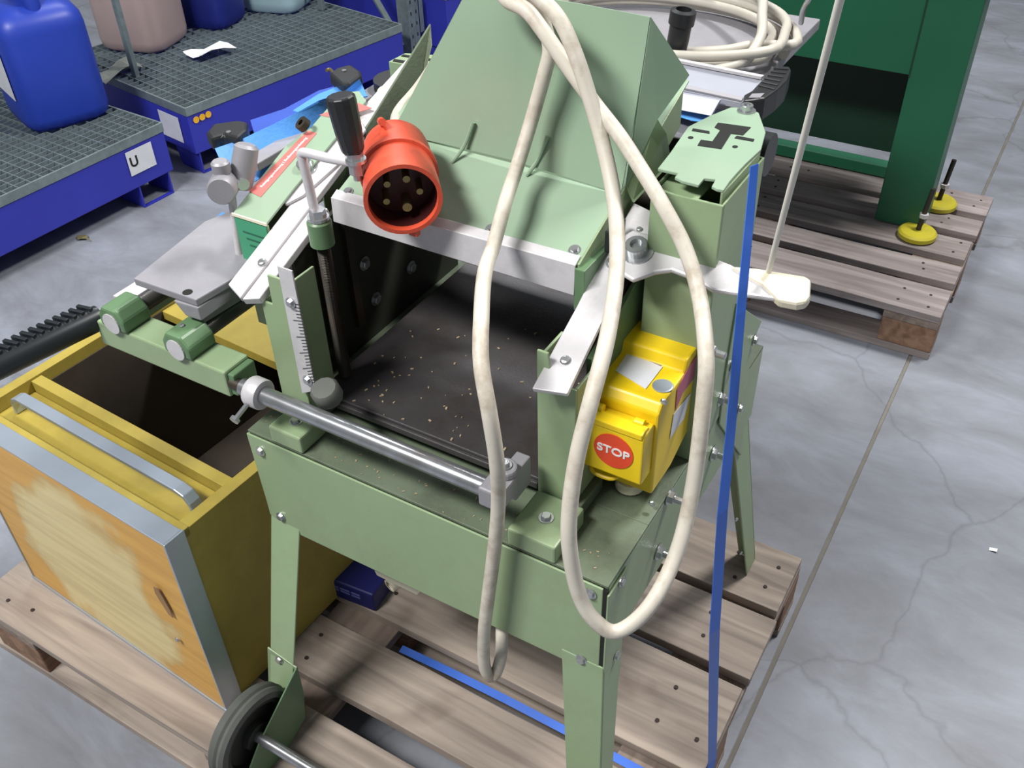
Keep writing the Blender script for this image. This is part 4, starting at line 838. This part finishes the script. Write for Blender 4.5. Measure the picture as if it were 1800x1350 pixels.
# upright
us = thing('shelf_upright', 'galvanised slotted shelf upright with a brace, between the far blue trays', 'shelf upright', (-1.75, 2.78, 0))
u = MB(); ux, uy = -1.75, 2.77
u.box((ux, uy, 0), (ux+.003, uy+.075, 1.5)); u.box((ux-.06, uy, 0), (ux, uy+.003, 1.5)); u.box((ux-.06, uy+.072, 0), (ux, uy+.075, 1.5)); u.box((ux+.0035, uy+.033, 0), (ux+.006, uy+.042, 1.5))
part('upright', u, 'galv', us, bevel=.001)
for i in range(9):
    for dy in (.018, .056): part('slot', MB().box((ux+.0031, uy+dy-.004, .05+i*.05), (ux+.0036, uy+dy+.004, .065+i*.05)), 'gap', us)
part('brace', MB().ext([Vector((ux-.05, uy-.02, .12)), Vector((ux-.05, uy+.012, .12)), Vector((ux-.45, uy-.17, 1.0)), Vector((ux-.45, uy-.20, 1.0))], (.012, 0, 0)), 'galv', us, bevel=.001)
part('splice_plate', MB().box((ux+.0065, uy+.076, .16), (ux+.010, uy+.10, .30)), 'galv', us)
for (px_, py_, lab) in ((239, 133, 'thin grey steel post standing between the two near spill trays'), (566, 17, 'thin grey steel post at the back of the long tray')):
    c_ = at(px_, py_, z=zt); tp_ = MB().box((c_.x-.012, c_.y-.010, 0.0 if px_ < 300 else zt), (c_.x+.012, c_.y+.010, 1.3)); tag(part('steel_post', tp_, 'galv', None, bevel=.002), lab, 'post')

# ================================================================== CANISTERS
def canister(label, cx, cy, rot, W_, D_, H_, m, neck=True, paper=None, z0=zt+.001):
    r = thing('canister', label, 'canister', (cx, cy, z0)); R_ = Matrix.Rotation(rot, 3, 'Z'); O = Vector((cx, cy, z0))
    secs = [(.90, 0), (.97, .012), (1, .04), (1, H_*.80), (.97, H_*.88), (.86, H_*.95), (.62, H_)]
    mb = MB(); n = 28; rows = []
    for s_, z in secs:
        ring = []
        for i in range(n):
            a = 2*math.pi*i/n; ex = .42
            cx_ = math.copysign(abs(math.cos(a))**ex, math.cos(a)); sy_ = math.copysign(abs(math.sin(a))**ex, math.sin(a))
            ring.append(R_@Vector((cx_*W_/2*s_, sy_*D_/2*s_, z))+O)
        rows.append(ring)
    k = []
    for ring in rows: k += ring
    fs = [(j*n+i, j*n+(i+1) % n, (j+1)*n+(i+1) % n, (j+1)*n+i) for j in range(len(secs)-1) for i in range(n)]
    fs += [tuple(range(n))[::-1], tuple((len(secs)-1)*n+i for i in range(n))]
    mb.add(k, fs); part('body', mb, m, r, smooth=True)
    hh = MB().tube([R_@Vector(p)+O for p in ((W_*.32, 0, H_*.93), (W_*.30, 0, H_*1.10), (W_*.18, 0, H_*1.17), (-W_*.05, 0, H_*1.17), (-W_*.16, 0, H_*1.08), (-W_*.18, 0, H_*.97))], D_*.085, 12, 5); part('handle', hh, m, r, smooth=True)
    part('cap', MB().lathe([(.032, 0), (.032, .03), (.028, .034)], R_@Vector((-W_*.30, 0, H_*.985))+O, (0, 0, 1), 20), 'black', r, smooth=True)
    if paper:
        u0, u1, zz0, zz1, face = paper
        if face == 'front': pb = MB().box((u0, -D_/2-.0022, zz0), (u1, -D_/2-.0006, zz1))
        else: pb = MB().box((W_/2+.0006, u0, zz0), (W_/2+.0022, u1, zz1))
        pb.v = [R_@v+O for v in pb.v]; part('paper_label', pb, 'paper', r)
    return r
canister('large blue plastic canister with a white paper label, left edge', -2.262, 1.322, math.radians(-20), .33, .30, .40, 'canblue', paper=(-.13, .10, .11, .27, 'front'))
canister('brownish translucent canister behind the thin steel post', -2.53, 1.98, math.radians(15), .30, .27, .40, 'canpink')
canister('navy blue canister between the brownish and the pale canister', -2.46, 2.30, math.radians(12), .25, .22, .40, 'cannavy')
canister('pale translucent canister at the far end of the long tray', -2.34, 2.60, math.radians(15), .27, .25, .36, 'canwhite')
pw = MB(); c_ = at(365, 84, z=zt+.03); rnd = random.Random(2)
rows = [[c_+Vector((dx*.75+dy*.3+rnd.uniform(-.006, .006), dy*1.1+rnd.uniform(-.006, .006), .014*math.sin(dx*30+dy*26)+rnd.uniform(-.006, .008)-.008)) for dy in (-.07, -.03, .02, .07)] for dx in (-.07, -.03, .01, .05, .08)]
tag(part('crumpled_paper', pw.ribbon(rows, .0015), 'white', None), 'crumpled white paper lying on the grating near the navy canister', 'paper')
c_ = at(205, 122, z=zt+.02)
rows = [[c_+Vector((dx+rnd.uniform(-.01, .01), dy+rnd.uniform(-.01, .01), .012*math.sin(dx*22+dy*33)+rnd.uniform(-.01, .006))) for dy in (-.10, -.05, 0, .05, .1)] for dx in (-.05, -.02, .02, .05)]
tag(part('rag', MB().ribbon(rows, .003), mat('grey_rag', (120, 124, 120), .9, var=.15), None), 'small grey rag lying at the left end of the long tray', 'rag')
# debris on the floor
c_ = at(145, 418, z=.004)
tag(part('dry_leaf', MB().ribbon([[c_+Vector((a*.8, b, .004*math.sin(a*90)+.003)) for b in (-w_, 0, w_)] for a, w_ in ((-.03, .004), (-.015, .014), (0, .018), (.015, .012), (.03, .003), (.055, .001))], .001), 'leaf', None), 'small dry leaf on the floor in front of the left tray', 'leaf')
c_ = at(1746, 966, z=.003)
tag(part('paper_scrap', MB().ribbon([[c_+Vector((a, b, .002*math.sin(a*200))) for b in (-.005, .005)] for a in (-.008, 0, .008)], .0008), 'white', None), 'tiny white scrap on the bare floor at the right', 'scrap')
